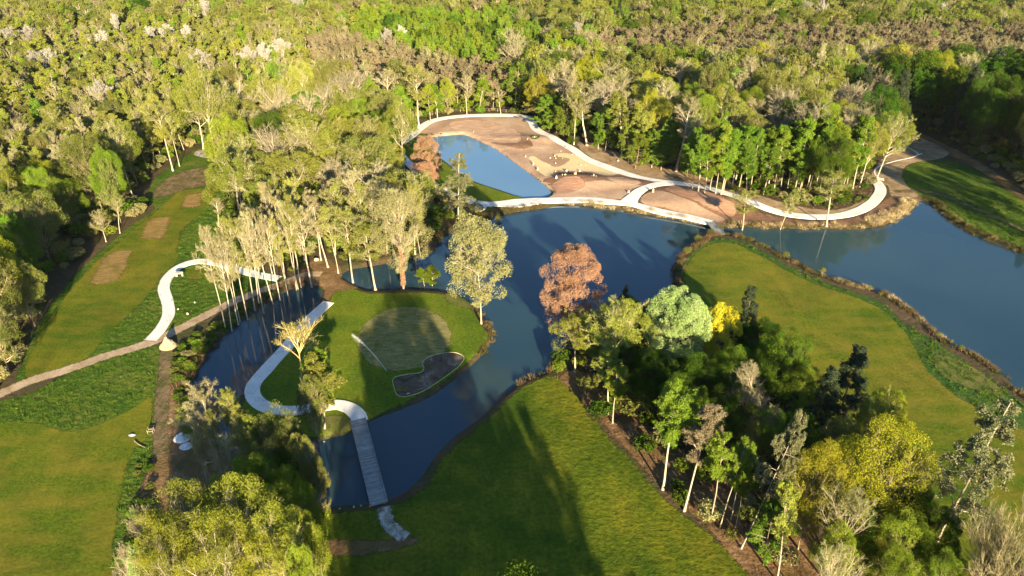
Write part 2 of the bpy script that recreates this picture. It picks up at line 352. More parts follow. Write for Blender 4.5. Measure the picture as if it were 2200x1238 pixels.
# ------------------------------------------------------------------ terrain sheet, water
xs = np.concatenate([np.linspace(-3000, -240, 24)[:-1], np.arange(-240, 241, 1.25), np.linspace(240, 3000, 24)[1:]])
ys = np.concatenate([np.linspace(-1200, 40, 24)[:-1], np.arange(40, 281, 1.25), np.linspace(281.25, 4200, 50)[1:]])
XX, YY = np.meshgrid(xs, ys)
DD = wsd(XX, YY); ZZ = terr_np(XX, YY, DD)
nx, ny = len(xs), len(ys)
idx = np.arange(nx * ny).reshape(ny, nx)
Fq = np.stack([idx[:-1, :-1], idx[:-1, 1:], idx[1:, 1:], idx[1:, :-1]], -1).reshape(-1, 4)
struct('ground', mesh_np('ground', np.stack([XX, YY, ZZ], -1).reshape(-1, 3), Fq, M['forest'], smooth_=True), 'dark leaf littered forest floor and banks under everything')
def flat_poly(name, poly, z, mat):
    vs, _, fs, _, _, _ = delaunay_2d_cdt([Vector(p) for p in poly], [], [list(range(len(poly)))], 1, 1e-4)
    V = np.array([(v.x, v.y, z) for v in vs])
    F = np.array([f for f in fs], np.int32)
    me = mesh_np(name, V, F, mat)
    return me
def grow_poly(poly, r):
    c = [Vector(p) for p in poly]; out = []; n = len(c)
    area = sum(c[i].x * c[(i + 1) % n].y - c[(i + 1) % n].x * c[i].y for i in range(n)); sg = 1 if area > 0 else -1
    for i in range(n):
        t = (c[(i + 1) % n] - c[i - 1]).normalized(); out.append((c[i].x + t.y * r * sg, c[i].y - t.x * r * sg))
    return out
# water sheets are larger than the shoreline; the bank surface cuts the visible edge
wx0, wy0, wx1, wy1 = -75, 45, 330, 225
wl = grow_poly(LAKEW, 1.2)
V, F = [(wx0, wy0, WZ), (wx1, wy0, WZ), (wx1, wy1, WZ), (wx0, wy1, WZ)], [(0, 1, 2, 3)]
me = mesh_np('lake', V, np.array(F), M['water']); o = struct('lake', me, 'dark blue lake with its side arms around the island green'); o['kind'] = 'structure'
me = mesh_np('pond', [(-45, 160, WZ + 0.004), (30, 160, WZ + 0.004), (30, 262, WZ + 0.004), (-45, 262, WZ + 0.004)], np.array([(0, 1, 2, 3)]), M['water'])
# the pond sits north of the lake: keep the two sheets apart
PX = Gs([(900,280),(1215,280),(1215,436),(1000,436)], WZ)
me = flat_poly('pond', grow_poly(POOLW, 1.3), WZ + 0.02, M['pond_water'])
struct('pond', me, 'bright sky blue pond beside the bare soil play area')

# ------------------------------------------------------------------ draped surfaces
LAYER = {}
OPEN = []          # polygons where no forest grows
def drape(name, pts, mat, off, label=None, sm=3, world=False, step=1.25, keep=True, open_=True, soft=0.7):
    P = pts if world else Gs(pts)
    if sm > 1: P = smooth(P, True, sm)
    # ragged the straight runs a little
    Q = []
    for i in range(len(P)):
        a, b = P[i], P[(i + 1) % len(P)]; L = math.dist(a, b); k = max(1, int(L / 2.0))
        for j in range(k): Q.append((a[0] + (b[0] - a[0]) * j / k, a[1] + (b[1] - a[1]) * j / k))
    Q = np.array(Q)
    Q[:, 0] += (vnoise(Q[:, 0], Q[:, 1], 1.7, 5) - .5) * 0.5; Q[:, 1] += (vnoise(Q[:, 0], Q[:, 1], 1.7, 9) - .5) * 0.5
    if open_: OPEN.append([tuple(q) for q in P])
    x0, y0 = Q.min(0); x1, y1 = Q.max(0)
    gx, gy = np.meshgrid(xs[(xs > x0) & (xs < x1)], ys[(ys > y0) & (ys < y1)])
    gx, gy = gx.ravel(), gy.ravel()
    if len(gx):
        d = wsd(gx, gy); ins = inpoly(gx, gy, [tuple(q) for q in Q]) & (segdist(gx, gy, [tuple(q) for q in Q], True) > 0.35)
        need = (d < 4)
        for mx, my, rx, ry, h in MW: need |= (((gx - mx) / rx) ** 2 + ((gy - my) / ry) ** 2) < 5
        ii = np.round(gx / 1.25).astype(int) + np.round((gy - 40) / 1.25).astype(int) * 7
        coarse = (np.round(gx / 1.25).astype(int) % 3 == 0) & (np.round((gy - 40) / 1.25).astype(int) % 3 == 0)
        k = ins & (need | coarse); gx, gy = gx[k], gy[k]
    ql = [tuple(q) for q in Q]
    if soft:
        for r_ in (soft, soft * 2):
            rg = np.array(grow_poly(ql, -r_)); kk = inpoly(rg[:, 0], rg[:, 1], ql) & (segdist(rg[:, 0], rg[:, 1], ql, True) > r_ * .85)
            gx = np.concatenate([gx, rg[kk, 0]]); gy = np.concatenate([gy, rg[kk, 1]])
    vin = [Vector(q) for q in Q] + [Vector((a, b)) for a, b in zip(gx, gy)]
    vs, _, fs, _, _, _ = delaunay_2d_cdt(vin, [], [list(range(len(Q)))], 1, 1e-4)
    A = np.array([(v.x, v.y) for v in vs]); d = wsd(A[:, 0], A[:, 1])
    z = terr_np(A[:, 0], A[:, 1], d) + off + 0.05 * np.clip((3 - np.abs(d)) / 2, 0, 1)
    F3 = np.array([f for f in fs if len(f) == 3], np.int32)
    me = mesh_np(name, np.column_stack([A, z]), F3, mat, smooth_=True)
    if soft:
        at = me.attributes.new('fade', 'FLOAT', 'POINT'); at.data.foreach_set('value', np.clip(1 - segdist(A[:, 0], A[:, 1], ql, True) / soft, 0, 1).astype(np.float32))
    return struct(name, me, label)
def ribbon(name, pts, width, mat, z=0.06, label=None, closed=False, n=8, world=False, sides=0.5, flare=None, drape_=False, soft=0.0):
    P = pts if world else Gs(pts)
    P = smooth(P, closed, n); P = np.array(P)
    T = np.gradient(P, axis=0); T /= np.linalg.norm(T, axis=1)[:, None] + 1e-9
    Nn = np.column_stack([-T[:, 1], T[:, 0]])
    wv = np.full(len(P), width / 2.0)
    if flare: wv = np.interp(np.arange(len(P)) / (len(P) - 1), flare[0], np.array(flare[1]) / 2)
    wl_ = wv * (1 + 0.16 * (vnoise(P[:, 0], P[:, 1], 3.1, 1) - .5)); wr_ = wv * (1 + 0.16 * (vnoise(P[:, 0], P[:, 1], 3.1, 2) - .5))
    L = P + Nn * wl_[:, None]; Rr = P - Nn * wr_[:, None]
    OPEN.append([tuple(a) for a in L] + [tuple(a) for a in Rr[::-1]])
    z0 = np.maximum(terr_np(P[:, 0], P[:, 1]), -0.05) + z if drape_ is False else terr_np(P[:, 0], P[:, 1]) + z
    k = len(P)
    if soft:
        rows = [L, L + (Rr - L) * soft, Rr + (L - Rr) * soft, Rr]
        V = np.concatenate([np.column_stack([q, z0]) for q in rows]); i = np.arange(k - 1)
        F = np.concatenate([np.stack([a * k + i, (a + 1) * k + i, (a + 1) * k + i + 1, a * k + i + 1], -1) for a in range(3)])[:, ::-1]
        me = mesh_np(name, V, F, mat); at = me.attributes.new('fade', 'FLOAT', 'POINT')
        at.data.foreach_set('value', np.concatenate([np.ones(k), np.zeros(2 * k), np.ones(k)]).astype(np.float32))
        return struct(name, me, label)
    V = np.concatenate([np.column_stack([L, z0 - sides]), np.column_stack([L, z0]), np.column_stack([Rr, z0]), np.column_stack([Rr, z0 - sides])])
    i = np.arange(k - 1); F = []
    for a in range(3): F.append(np.stack([a * k + i, (a + 1) * k + i, (a + 1) * k + i + 1, a * k + i + 1], -1))
    me = mesh_np(name, V, np.concatenate(F)[:, ::-1], mat)
    return struct(name, me, label)

# rough grass, lawns
drape('rough_grass', [(-40,890),(0,860),(60,845),(150,800),(240,768),(320,742),(352,760),(345,830),(338,920),(325,990),(300,1060),(275,1140),(262,1238),(250,1330),(-140,1330)], M['rough'], 0.02, 'rough green grass left of the wheel track')
drape('lawn', [(-60,940),(60,905),(150,925),(240,900),(300,865),(330,850),(322,930),(285,985),(262,1080),(245,1170),(235,1330),(-160,1330)], M['lawn'], 0.045, 'ochre green mown lawn in the lower left corner')
drape('rough_strip', [(280,905),(292,960),(272,1060),(250,1180),(238,1330),(218,1330),(232,1180),(252,1060),(270,960)], M['rough'], 0.07, 'narrow dark green strip of longer grass across the lower left lawn', soft=1.1)
drape('rough_grass', [(30,830),(45,770),(90,680),(150,600),(220,535),(290,478),(330,450),(315,430),(330,385),(395,335),(430,318),(470,320),(492,345),(495,400),(478,440),(490,480),(520,530),(560,575),(600,590),(640,600),(610,618),(560,630),(500,655),(440,684),(380,716),(320,745),(240,770),(150,800),(60,830)], M['rough'], 0.02, 'rough green grass around the left fairway strip')
drape('fairway', [(52,818),(62,760),(105,680),(170,600),(225,545),(290,490),(350,440),(385,412),(430,405),(462,412),(455,440),(410,480),(385,520),(385,560),(350,590),(325,630),(275,680),(225,730),(190,770),(120,800)], M['lawn'], 0.045, 'long ochre green fairway strip on the left')
drape('tee_patch', [(384,447),(398,418),(440,412),(438,440),(420,448)], M['tee'], 0.07, 'farthest small ochre tee square on the left fairway', sm=1, soft=1.5)
drape('tee_patch', [(292,515),(318,470),(372,462),(362,500),(350,516)], M['tee'], 0.07, 'middle ochre tee square on the left fairway', sm=1, soft=1.8)
drape('tee_patch', [(184,614),(212,560),(252,532),(290,538),(278,575),(262,603),(215,616)], M['tee'], 0.07, 'nearest and largest ochre tee square on the left fairway', sm=1, soft=2.0)
drape('heather_patch', [(322,422),(345,395),(380,372),(430,362),(470,368),(478,385),(440,400),(400,408),(350,425)], M['rut'], 0.045, 'brown heathery patch at the far end of the left fairway')
drape('gravel_patch', [(415,328),(430,323),(446,324),(444,333),(462,340),(445,341),(420,336)], M['gravel_old'], 0.07, 'small pale gravel stand among the far left trees')
drape('worn_lawn', [(395,590),(405,572),(440,570),(480,578),(470,592),(440,600),(410,602)], M['lawn'], 0.05, 'ochre lawn inside the bend of the white path')
drape('bank_scrub', [(372,760),(400,730),(460,700),(500,668),(560,640),(600,625),(560,650),(510,690),(470,725),(435,768),(410,815),(402,860),(372,850),(366,800)], M['verge'], 0.02, 'dark green weedy bank of the narrow pond')
ISL = [(700,652),(718,628),(745,618),(770,622),(800,630),(880,627),(955,632),(995,646),(1018,668),(1035,694),(1047,712),(1048,730),(1022,764),(975,806),(915,847),(848,876),(795,900),(760,920),(720,930),(680,940),(625,937),(565,920),(530,900),(517,870),(540,843),(570,803),(610,750),(650,702)]
drape('island_lawn', ISL, M['island'], 0.03, 'bright green island lawn around the putting green')
drape('putting_green', ell(868, 728, 104, 70, -0.12, 24), M['green'], 0.055, 'pale seeded oval putting green on the island')
drape('worn_bank', [(955,632),(985,634),(1012,650),(1018,665),(985,660),(960,650)], M['dry'], 0.06, 'worn tan bank at the top right of the island')
drape('worn_bank', [(690,900),(720,890),(755,900),(757,925),(720,934),(688,938)], M['dry'], 0.06, 'tan bank below the path bend beside the boardwalk')
BUNK = [(843,818),(850,810),(880,804),(903,801),(911,792),(907,780),(918,769),(945,761),(975,758),(994,765),(996,774),(985,788),(968,802),(935,825),(905,843),(872,853),(855,850),(848,838)]
drape('sand_bunker', BUNK, M['ash'], 0.06, 'kidney shaped dark bunker on the island green')
drape('bunker_streak', [(858,846),(880,840),(905,828),(935,812),(960,798),(975,790),(955,810),(920,832),(890,846),(868,850)], M['gravel_old'], 0.085, 'pale sandy streak along the lower side of the bunker')
ribbon('bunker_edging', BUNK + [BUNK[0]], 0.10, M['lip'], 0.14, 'thin pale edging line around the bunker', n=4, sides=0.1)
drape('lawn', [(1120,832),(1160,814),(1215,812),(1262,880),(1340,970),(1440,1080),(1530,1150),(1620,1238),(1700,1330),(600,1330),(640,1238),(690,1150),(700,1105),(740,1097),(800,1092),(840,1085),(880,1068),(918,1035),(950,985),(1000,935),(1055,893),(1090,856)], M['lawn_c'], 0.03, 'green lawn sloping from the channel at the lower centre')
drape('dirt_patch', [(690,1160),(760,1155),(830,1158),(880,1150),(900,1170),(820,1190),(700,1200)], M['litter'], 0.06, 'dark bare earth strip below the boardwalk')
PEN = [(1464,612),(1462,580),(1476,552),(1504,528),(1530,515),(1560,512),(1600,522),(1650,545),(1700,575),(1760,602),(1820,622),(1870,640),(1910,662),(1950,700),(2000,725),(2050,760),(2110,798),(2170,845),(2230,890),(2400,1040),(2400,1330),(1700,1330),(1800,1100),(1700,900),(1640,800),(1560,700),(1500,650)]
drape('rough_grass', PEN, M['verge'], 0.02, 'green grass fringe of the right peninsula')
drape('lawn', [(1470,610),(1470,580),(1482,555),(1508,532),(1535,521),(1565,520),(1600,532),(1650,558),(1700,585),(1760,612),(1820,632),(1868,650),(1905,672),(1940,705),(1968,745),(1985,785),(2030,830),(2090,868),(2160,905),(2260,960),(2300,1080),(2300,1330),(1750,1330),(1820,1100),(1720,900),(1640,800),(1570,700),(1500,650)], M['lawn'], 0.045, 'ochre green lawn on the right peninsula')
drape('dry_patch', [(2000,765),(2040,765),(2110,800),(2160,840),(2140,850),(2080,835),(2020,805)], M['dry'], 0.07, 'dry tan grass patch between the lawn and the right lake')
drape('leaf_litter', [(1195,812),(1240,795),(1290,820),(1350,870),(1420,930),(1520,1010),(1640,1080),(1760,1180),(1860,1330),(1690,1330),(1600,1230),(1500,1120),(1440,1070),(1360,985),(1270,885),(1225,840)], M['litter'], 0.055, 'brown leaf litter strip along the right grove', open_=False)
drape('rough_grass', [(1935,372),(1960,352),(2000,345),(2060,350),(2120,380),(2200,430),(2330,500),(2330,590),(2200,535),(2120,500),(2050,470),(2020,445),(1985,425),(1950,410)], M['rough'], 0.02, 'green grass bank on the far side of the right lake')
ribbon('dirt_track', [(1920,412),(1985,412),(2040,425),(2110,455),(2200,492),(2300,530)], 2.8, M['rut'], 0.05, 'faint dirt track over the right grass bank', drape_=True, sides=0.05, soft=0.4)
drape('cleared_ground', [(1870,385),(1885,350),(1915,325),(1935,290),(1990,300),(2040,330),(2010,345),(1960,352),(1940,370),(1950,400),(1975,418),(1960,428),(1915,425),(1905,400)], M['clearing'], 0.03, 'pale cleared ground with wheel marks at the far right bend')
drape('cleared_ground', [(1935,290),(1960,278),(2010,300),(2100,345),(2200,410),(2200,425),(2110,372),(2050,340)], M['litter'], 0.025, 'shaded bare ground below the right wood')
drape('cleared_ground', [(1255,330),(1240,305),(1300,318),(1350,335),(1420,358),(1500,378),(1570,398),(1640,425),(1720,445),(1800,450),(1860,425),(1880,395),(1890,410),(1875,440),(1830,460),(1760,464),(1690,460),(1600,435),(1500,402),(1400,388),(1320,362)], M['clearing'], 0.03, 'pale cleared strip of earth above the far white path')
drape('bank_strip', [(1385,446),(1440,455),(1500,470),(1545,480),(1600,482),(1700,486),(1800,485),(1880,478),(1930,458),(1950,432),(1925,420),(1900,428),(1880,445),(1840,465),(1760,474),(1690,470),(1610,450),(1540,425),(1480,408),(1440,400),(1400,412)], M['soil_dark'], 0.03, 'reddish brown soil between the two white paths')
drape('grass_bank', [(860,318),(895,290),(925,285),(935,300),(930,320),(945,338),(985,372),(1015,390),(1050,402),(1100,418),(1130,428),(1060,436),(1000,428),(950,408),(905,375),(870,345)], M['island'], 0.03, 'green grass bank between the pond and the left branch of the path')
drape('grass_bank', [(830,285),(850,270),(885,268),(895,278),(870,296),(850,305)], M['rough'], 0.03, 'small patch of grass outside the far left bend of the path')
SOIL = [(885,296),(910,272),(938,260),(990,252),(1060,250),(1125,252),(1140,268),(1150,282),(1190,304),(1235,326),(1262,345),(1310,364),(1360,382),(1405,394),(1400,402),(1375,412),(1352,432),(1300,430),(1240,427),(1182,427),(1186,413),(1170,396),(1140,373),(1100,343),(1060,316),(1025,299),(1000,288),(940,291),(920,296)]
drape('soil_ground', SOIL, M['soil'], 0.03, 'tan bare soil around the pond and play boulders')
drape('soil_oval', [(962,266),(985,259),(1020,258),(1055,262),(1095,274),(1118,287),(1122,298),(1108,305),(1080,304),(1040,300),(1000,290),(972,279)], M['soil_pale'], 0.055, 'large smooth tan oval of raked soil at the far end')
drape('soil_band', [(1120,300),(1140,305),(1145,316),(1120,322),(1085,315),(1040,305),(1010,296),(1040,303),(1090,309),(1112,308)], M['soil_dark'], 0.05, 'dark damp soil curl below the large raked oval')
drape('sand_area', [(1133,340),(1142,335),(1152,337),(1165,345),(1180,352),(1192,358),(1212,352),(1222,342),(1200,338),(1192,332),(1205,329),(1225,330),(1240,334),(1262,345),(1290,358),(1335,371),(1318,377),(1298,380),(1283,377),(1272,370),(1245,370),(1215,368),(1195,367),(1188,375),(1178,381),(1165,378),(1155,368),(1150,357),(1142,349)], M['sand'], 0.055, 'golden sand area dotted with boulders')
drape('soil_band', [(1165,385),(1185,382),(1195,372),(1240,372),(1272,374),(1300,384),(1335,374),(1375,384),(1420,396),(1400,405),(1340,402),(1290,398),(1245,400),(1200,402),(1180,398)], M['soil_dark'], 0.045, 'dark damp soil below the golden sand')
drape('soil_oval', [(1185,396),(1215,388),(1245,390),(1258,402),(1240,412),(1205,418),(1190,412)], M['soil_red'], 0.07, 'reddish furrowed soil patch near the pond corner')
drape('soil_oval', [(1300,389),(1318,384),(1345,384),(1372,393),(1378,402),(1358,407),(1330,405),(1310,398)], M['soil_pale'], 0.07, 'small raked soil oval left of the path fork')
drape('soil_oval', [(1425,414),(1440,404),(1462,402),(1500,412),(1540,428),(1580,448),(1578,466),(1550,462),(1490,442),(1450,428)], M['soil_red'], 0.055, 'orange brown raked soil oval right of the path fork')
drape('soil_oval', [(1372,436),(1388,422),(1420,418),(1470,436),(1530,458),(1560,472),(1545,479),(1500,470),(1430,452),(1390,446)], M['soil'], 0.055, 'tan rise of soil inside the path fork')
drape('brown_clearing', [(668,560),(700,555),(735,575),(735,590),(745,604),(770,612),(760,624),(725,630),(705,645),(690,640),(695,625),(680,612),(655,605),(640,590)], M['litter'], 0.03, 'brown trampled ground joining the island to the wood')
drape('leaf_litter', [(340,760),(372,760),(375,850),(400,880),(430,925),(470,965),(480,1000),(470,1060),(430,1110),(350,1130),(285,1180),(300,1070),(322,990),(338,930)], M['litter'], 0.03, 'brown leaf litter below the wheel track', open_=True)
# tracks
ribbon('dirt_track', [(-60,865),(0,847),(60,820),(150,793),(230,765),(320,738),(380,710),(440,680),(500,650),(560,626),(610,608),(660,590),(690,590)], 3.0, M['track'], 0.07, 'long dirt track running from the left edge to the trees', sides=0.1, drape_=True, soft=0.25)
ribbon('wheel_track', [(362,738),(356,780),(352,830),(347,880),(345,930),(348,980)], 2.8, M['rut'], 0.05, 'rutted wheel track going down from the earth mound', sides=0.1, drape_=True, soft=0.25)
# white paths
ribbon('path', [(322,733),(345,708),(362,678),(360,650),(352,618),(366,592),(392,572),(430,563),(470,568),(510,580),(555,592),(600,600)], 2.3, M['gravel'], 0.15, 'white curving gravel path beside the left fairway', sides=0.25)
ribbon('path', [(706,650),(682,672),(652,702),(625,736),(595,770),(562,806),(544,832),(548,858),(575,877),(622,884),(675,876),(722,870),(750,877),(768,892),(774,906)], 2.5, M['gravel'], 0.15, 'white path curving across the island to the boardwalk', sides=0.25)
ribbon('path', [(862,308),(885,292),(905,274),(932,259),(980,251),(1040,248),(1090,247.5),(1128,251),(1141,262),(1152,279),(1190,300),(1228,320),(1262,342),(1310,361),(1360,379),(1410,392),(1460,397),(1510,408),(1560,424),(1620,444),(1690,461),(1760,467),(1815,462),(1855,449),(1880,430),(1892,410),(1884,393),(1868,382),(1852,378)], 3.0, M['gravel'], 0.15, 'long white path looping round the far soil area and wood edge', sides=0.25)
ribbon('path', [(860,333),(880,354),(910,380),(945,404),(985,425),(1035,438),(1100,438),(1170,432),(1240,430),(1300,434),(1355,440),(1400,449),(1450,461),(1500,472),(1528,479)], 3.0, M['gravel'], 0.165, 'white path running between the lake and the pond', sides=0.3, flare=([0, .38, .44, .5, .56, .72, .8, .88, 1], [2.6, 2.6, 5.5, 3.6, 3.4, 3.4, 5.5, 3.2, 3.0]))
ribbon('path', [(1352,438),(1368,422),(1390,409),(1415,401),(1440,396)], 3.0, M['gravel'], 0.18, 'short white link path at the fork', sides=0.25, flare=([0, .2, .5, .8, 1], [4.5, 3, 2.6, 3, 4.5]))
ribbon('path', [(1055,438),(1040,444),(1022,453)], 3.0, M['gravel'], 0.18, 'short white path stub leading into the lakeside trees', sides=0.25)
ribbon('path', [(1980,330),(1960,338),(1925,346),(1895,355),(1880,365),(1882,378),(1900,390)], 0.4, M['gravel'], 0.08, 'thin pale kerb line curving over the far right clearing', sides=0.1)
ribbon('path', [(1930,308),(1960,322),(1972,331),(1960,338)], 0.35, M['gravel'], 0.08, 'thin pale kerb line behind the golden tree', sides=0.1)
ribbon('path', [(824,1090),(830,1115),(842,1135),(858,1148),(874,1155)], 2.4, M['gravel_old'], 0.09, 'patchy unfinished gravel below the boardwalk', sides=0.1, soft=0.3)
# ------------------------------------------------------------------ tree generator
def unit(v): return v / (np.linalg.norm(v, axis=-1, keepdims=True) + 1e-9)
def grow_lines(st, dr, ln, K, trop, wob, rng):
    """polylines (n,K,3)"""
    n = len(st); P = np.zeros((n, K, 3)); P[:, 0] = st; d = unit(dr); step = (ln / (K - 1))[:, None]
    for k in range(1, K):
        d = unit(d + np.array([0, 0, trop]) / (K - 1) + rng.normal(0, wob, (n, 3)))
        P[:, k] = P[:, k - 1] + d * step
    return P
def spawn(P, ln, per, t0, t1, ang, jit, ratio, rng, taper=0.5):
    n, K, _ = P.shape
    pi = np.repeat(np.arange(n), per); m = len(pi)
    t = t0 + (t1 - t0) * rng.random(m); f = t * (K - 1); k = np.minimum(f.astype(int), K - 2); u = (f - k)[:, None]
    st = P[pi, k] * (1 - u) + P[pi, k + 1] * u; pd = unit(P[pi, k + 1] - P[pi, k])
    r = rng.normal(0, 1, (m, 3)); perp = unit(r - (r * pd).sum(1)[:, None] * pd)
    a = np.radians(ang + rng.normal(0, jit, m))[:, None]
    dr = pd * np.cos(a) + perp * np.sin(a)
    return st, dr, ln[pi] * ratio * (1 - taper * t) * rng.uniform(0.6, 1.25, m), t, pi
def tubes(P, r0, r1, s):
    n, K, _ = P.shape
    T = np.zeros_like(P); T[:, 1:-1] = P[:, 2:] - P[:, :-2]; T[:, 0] = P[:, 1] - P[:, 0]; T[:, -1] = P[:, -1] - P[:, -2]; T = unit(T)
    ref = np.where(np.abs(T[..., 2:3]) > 0.9, np.array([1., 0, 0]), np.array([0, 0, 1.]))
    A = unit(np.cross(T, ref)); B = np.cross(T, A)
    rr = (r0[:, None] + (r1 - r0)[:, None] * np.linspace(0, 1, K)[None])[..., None, None]
    an = np.arange(s) * 2 * np.pi / s
    V = P[:, :, None] + rr * (A[:, :, None] * np.cos(an)[None, None, :, None] + B[:, :, None] * np.sin(an)[None, None, :, None])
    id_ = np.arange(n * K * s).reshape(n, K, s); nx_ = np.roll(id_, -1, 2)
    F = np.stack([id_[:, :-1], nx_[:, :-1], nx_[:, 1:], id_[:, 1:]], -1).reshape(-1, 4)
    return V.reshape(-1, 3), F
def leaves(C, size, rng, up=0.25, asp=0.75):
    n = len(C); u = unit(rng.normal(0, 1, (n, 3))); nn = unit(rng.normal(0, 1, (n, 3)) + np.array([0, 0, up]))
    v = unit(np.cross(nn, u)); u = np.cross(v, nn); s = (size * rng.uniform(0.6, 1.35, n))[:, None]
    V = np.stack([C - u * s, C + v * s * asp, C + u * s, C - v * s * asp], 1).reshape(-1, 3)
    return V, np.arange(4 * n).reshape(n, 4)
H0 = 20.0
def tree_arrays(shape, seed, nleaf, lsize, detail=1.0, lump=True):
    """unit tree 20 m high; returns (trunk+limbs V,F), (twigs V,F), (leaf V,F,tint)"""
    g = np.random.default_rng(seed)
    up = np.array([[0, 0, 1.0]])
    S = dict(
        #      trunkH  tf   n1  ang  len  per2 ang2 r2   per3 trop  wob  widest  twigtrop
        round=(14.0, .34, 20, 58, 6.6, 11, 44, .50, 9, .35, .10, .35, .2),
        spread=(12.0, .40, 16, 62, 8.2, 12, 46, .48, 10, .30, .14, .4, .2),
        layered=(19., .14, 42, 74, 5.2, 8, 38, .50, 6, .05, .07, .30, .0),
        oval=(18., .16, 38, 54, 5.6, 8, 40, .50, 8, .35, .08, .40, .15),
        tallbare=(18.5, .42, 26, 48, 4.6, 8, 38, .50, 8, .40, .08, .45, .3),
        bareup=(15, .30, 16, 34, 7.5, 9, 30, .50, 8, .45, .07, .30, .3),
        slim=(18.5, .26, 32, 50, 3.0, 7, 38, .50, 6, .4, .08, .35, .1),
        cone=(19.5, .10, 62, 88, 5.0, 8, 50, .42, 5, -.15, .04, .0, -.25),
        ragged=(19.7, .22, 44, 82, 5.0, 7, 50, .45, 6, -.25, .06, .15, -.5),
        bush=(3.0, .05, 70, 38, 14., 18, 26, .40, 12, .30, .06, .3, .25),
        ball=(12, .18, 34, 66, 6.5, 9, 44, .48, 8, .2, .08, .3, .1), rhigh=(19.7, .46, 34, 82, 5.0, 7, 50, .45, 6, -.25, .06, .15, -.5), high=(18.5, .45, 26, 52, 3.6, 8, 40, .50, 7, .4, .08, .5, .1),
        dome=(12, .12, 34, 66, 8.0, 9, 42, .46, 8, .30, .08, .2, .1),
    )[shape]
    Ht, tf, n1, a1, L1, per2, a2, r2, per3, trop, wob, wid, tt = S
    n1 = max(6, int(n1 * (detail ** .35))); per2 = max(4, int(per2 * detail ** .5)); per3 = max(3, int(per3 * detail ** .6))
    r_tr = dict(spread=.36, slim=.12, bush=.2, round=.24).get(shape, .17)
    lean = g.normal(0, 0.03, (1, 3)); lean[0, 2] = 0
    T = grow_lines(np.zeros((1, 3)), up + lean, np.array([Ht]), 9, 0.3, 0.03, g)
    T[0, :, 2] *= Ht / T[0, -1, 2]
    parts = [tubes(T, np.array([r_tr]), np.array([r_tr * .22]), 7)]
    # root flare
    fl = np.stack([T[0, 0], T[0, 0] + (T[0, 1] - T[0, 0]) * .45])[None]; parts.append(tubes(fl, np.array([r_tr * 1.6]), np.array([r_tr * .98]), 7))
    st, dr, ln, t, _ = spawn(T, np.array([L1]), n1, tf * H0 / Ht if tf * H0 / Ht < .9 else .5, 1.0, a1, 9, 1.0, g, 0)
    h = (st[:, 2] / Ht - tf) / (1 - tf); h = np.clip(h, 0, 1)
    if shape in ('cone',): env = 1.02 - h * .93
    elif shape in ('ragged', 'rhigh'): env = (1.05 - h * .8) * g.uniform(.55, 1.15, len(h))
    elif shape in ('round', 'spread', 'dome', 'bush'): env = 0.75 + .35 * np.sin(np.pi * np.clip(h, 0, 1)); dr = unit(dr + np.array([0, 0, .55]) * (h[:, None]))
    else: env = np.clip(1 - ((h - wid) / (1.0 - wid + .02)) ** 2 * .75, .25, 1) * np.where(h < wid, .62 + .38 * h / (wid + .01), 1); dr = unit(dr + np.array([0, 0, .5]) * (h[:, None] > .6))
    ln = L1 * env * g.uniform(.78, 1.12, len(h))
    B1 = grow_lines(st, dr, ln, 6, trop, wob, g)
    big = shape in ('round', 'spread', 'dome', 'bush')
    rb = np.clip(.018 * ln, .03, .14) * (1.1 if big else .7) * (.28 if shape == 'bush' else 1)
    parts.append(tubes(B1, rb, rb * .3, 5))
    s2, d2, l2, _, _ = spawn(B1, ln, per2, .22, 1.0, a2, 12, r2, g)
    B2 = grow_lines(s2, d2, l2, 4, tt + .1, wob * 1.3, g)
    r2_ = np.clip(.016 * l2, .018, .06); parts.append(tubes(B2, r2_, r2_ * .4, 3))
    s3, d3, l3, _, _ = spawn(B2, l2, per3, .2, 1.0, 38, 14, .62, g)
    B3 = grow_lines(s3, d3, np.maximum(l3, .35), 3, tt, .16, g)
    r3_ = np.full(len(B3), .017); TW = tubes(B3, r3_, r3_ * .45, 3)
    def join(ps):
        V, F, o = [], [], 0
        for v, f in ps: V.append(v); F.append(f + o); o += len(v)
        return np.concatenate(V), np.concatenate(F)
    limbs = join(parts)
    lf = None
    if nleaf:
        n3 = len(B3); pi = g.integers(0, n3, nleaf); u = g.random(nleaf) ** .7 * 2; k = np.minimum(u.astype(int), 1); u = (u - k)[:, None]
        C = B3[pi, k] * (1 - u) + B3[pi, k + 1] * u + g.normal(0, .10 + lsize * .5, (nleaf, 3))
        if shape == 'layered': C[:, 2] = C[:, 2] * .75 + .25 * np.round(C[:, 2] / 1.5) * 1.5
        LP = dict(ball=(.6, 11.8, 7.6, 7.2, 90), dome=(.55, 11.5, 8.2, 7.6, 42), round=(.5, 13, 6.8, 6.6, 30), spread=(.5, 12.6, 6.4, 8.2, 30), oval=(.6, 11.3, 8.7, 6.0, 50)).get(shape)
        if LP and lump:
            fr, zc, rz, rr, nL = LP; nl2 = int(nleaf * fr)
            q = unit(g.normal(0, 1, (nL, 3))); q[:, 2] = np.where(q[:, 2] < -.55, -q[:, 2], q[:, 2])
            if shape in ('dome', 'round', 'spread'): q[:, 2] = np.abs(q[:, 2]) - .25
            q = unit(q); lr = g.uniform(1.2, 2.5, nL) if shape != 'ball' else g.uniform(1.0, 1.8, nL)
            lc = np.array([0, 0, zc]) + q * np.array([rr, rr, rz]) * g.uniform(.7, .92, (nL, 1)) * (1 if shape != 'ball' else .98)
            k_ = g.integers(0, nL, nl2); dd = unit(g.normal(0, 1, (nl2, 3)) + q[k_] * .9)
            C[:nl2] = lc[k_] + dd * (lr[k_] * g.uniform(.55, 1.05, nl2))[:, None] * np.array([1, 1, .8])
        C = C[C[:, 2] > .3]
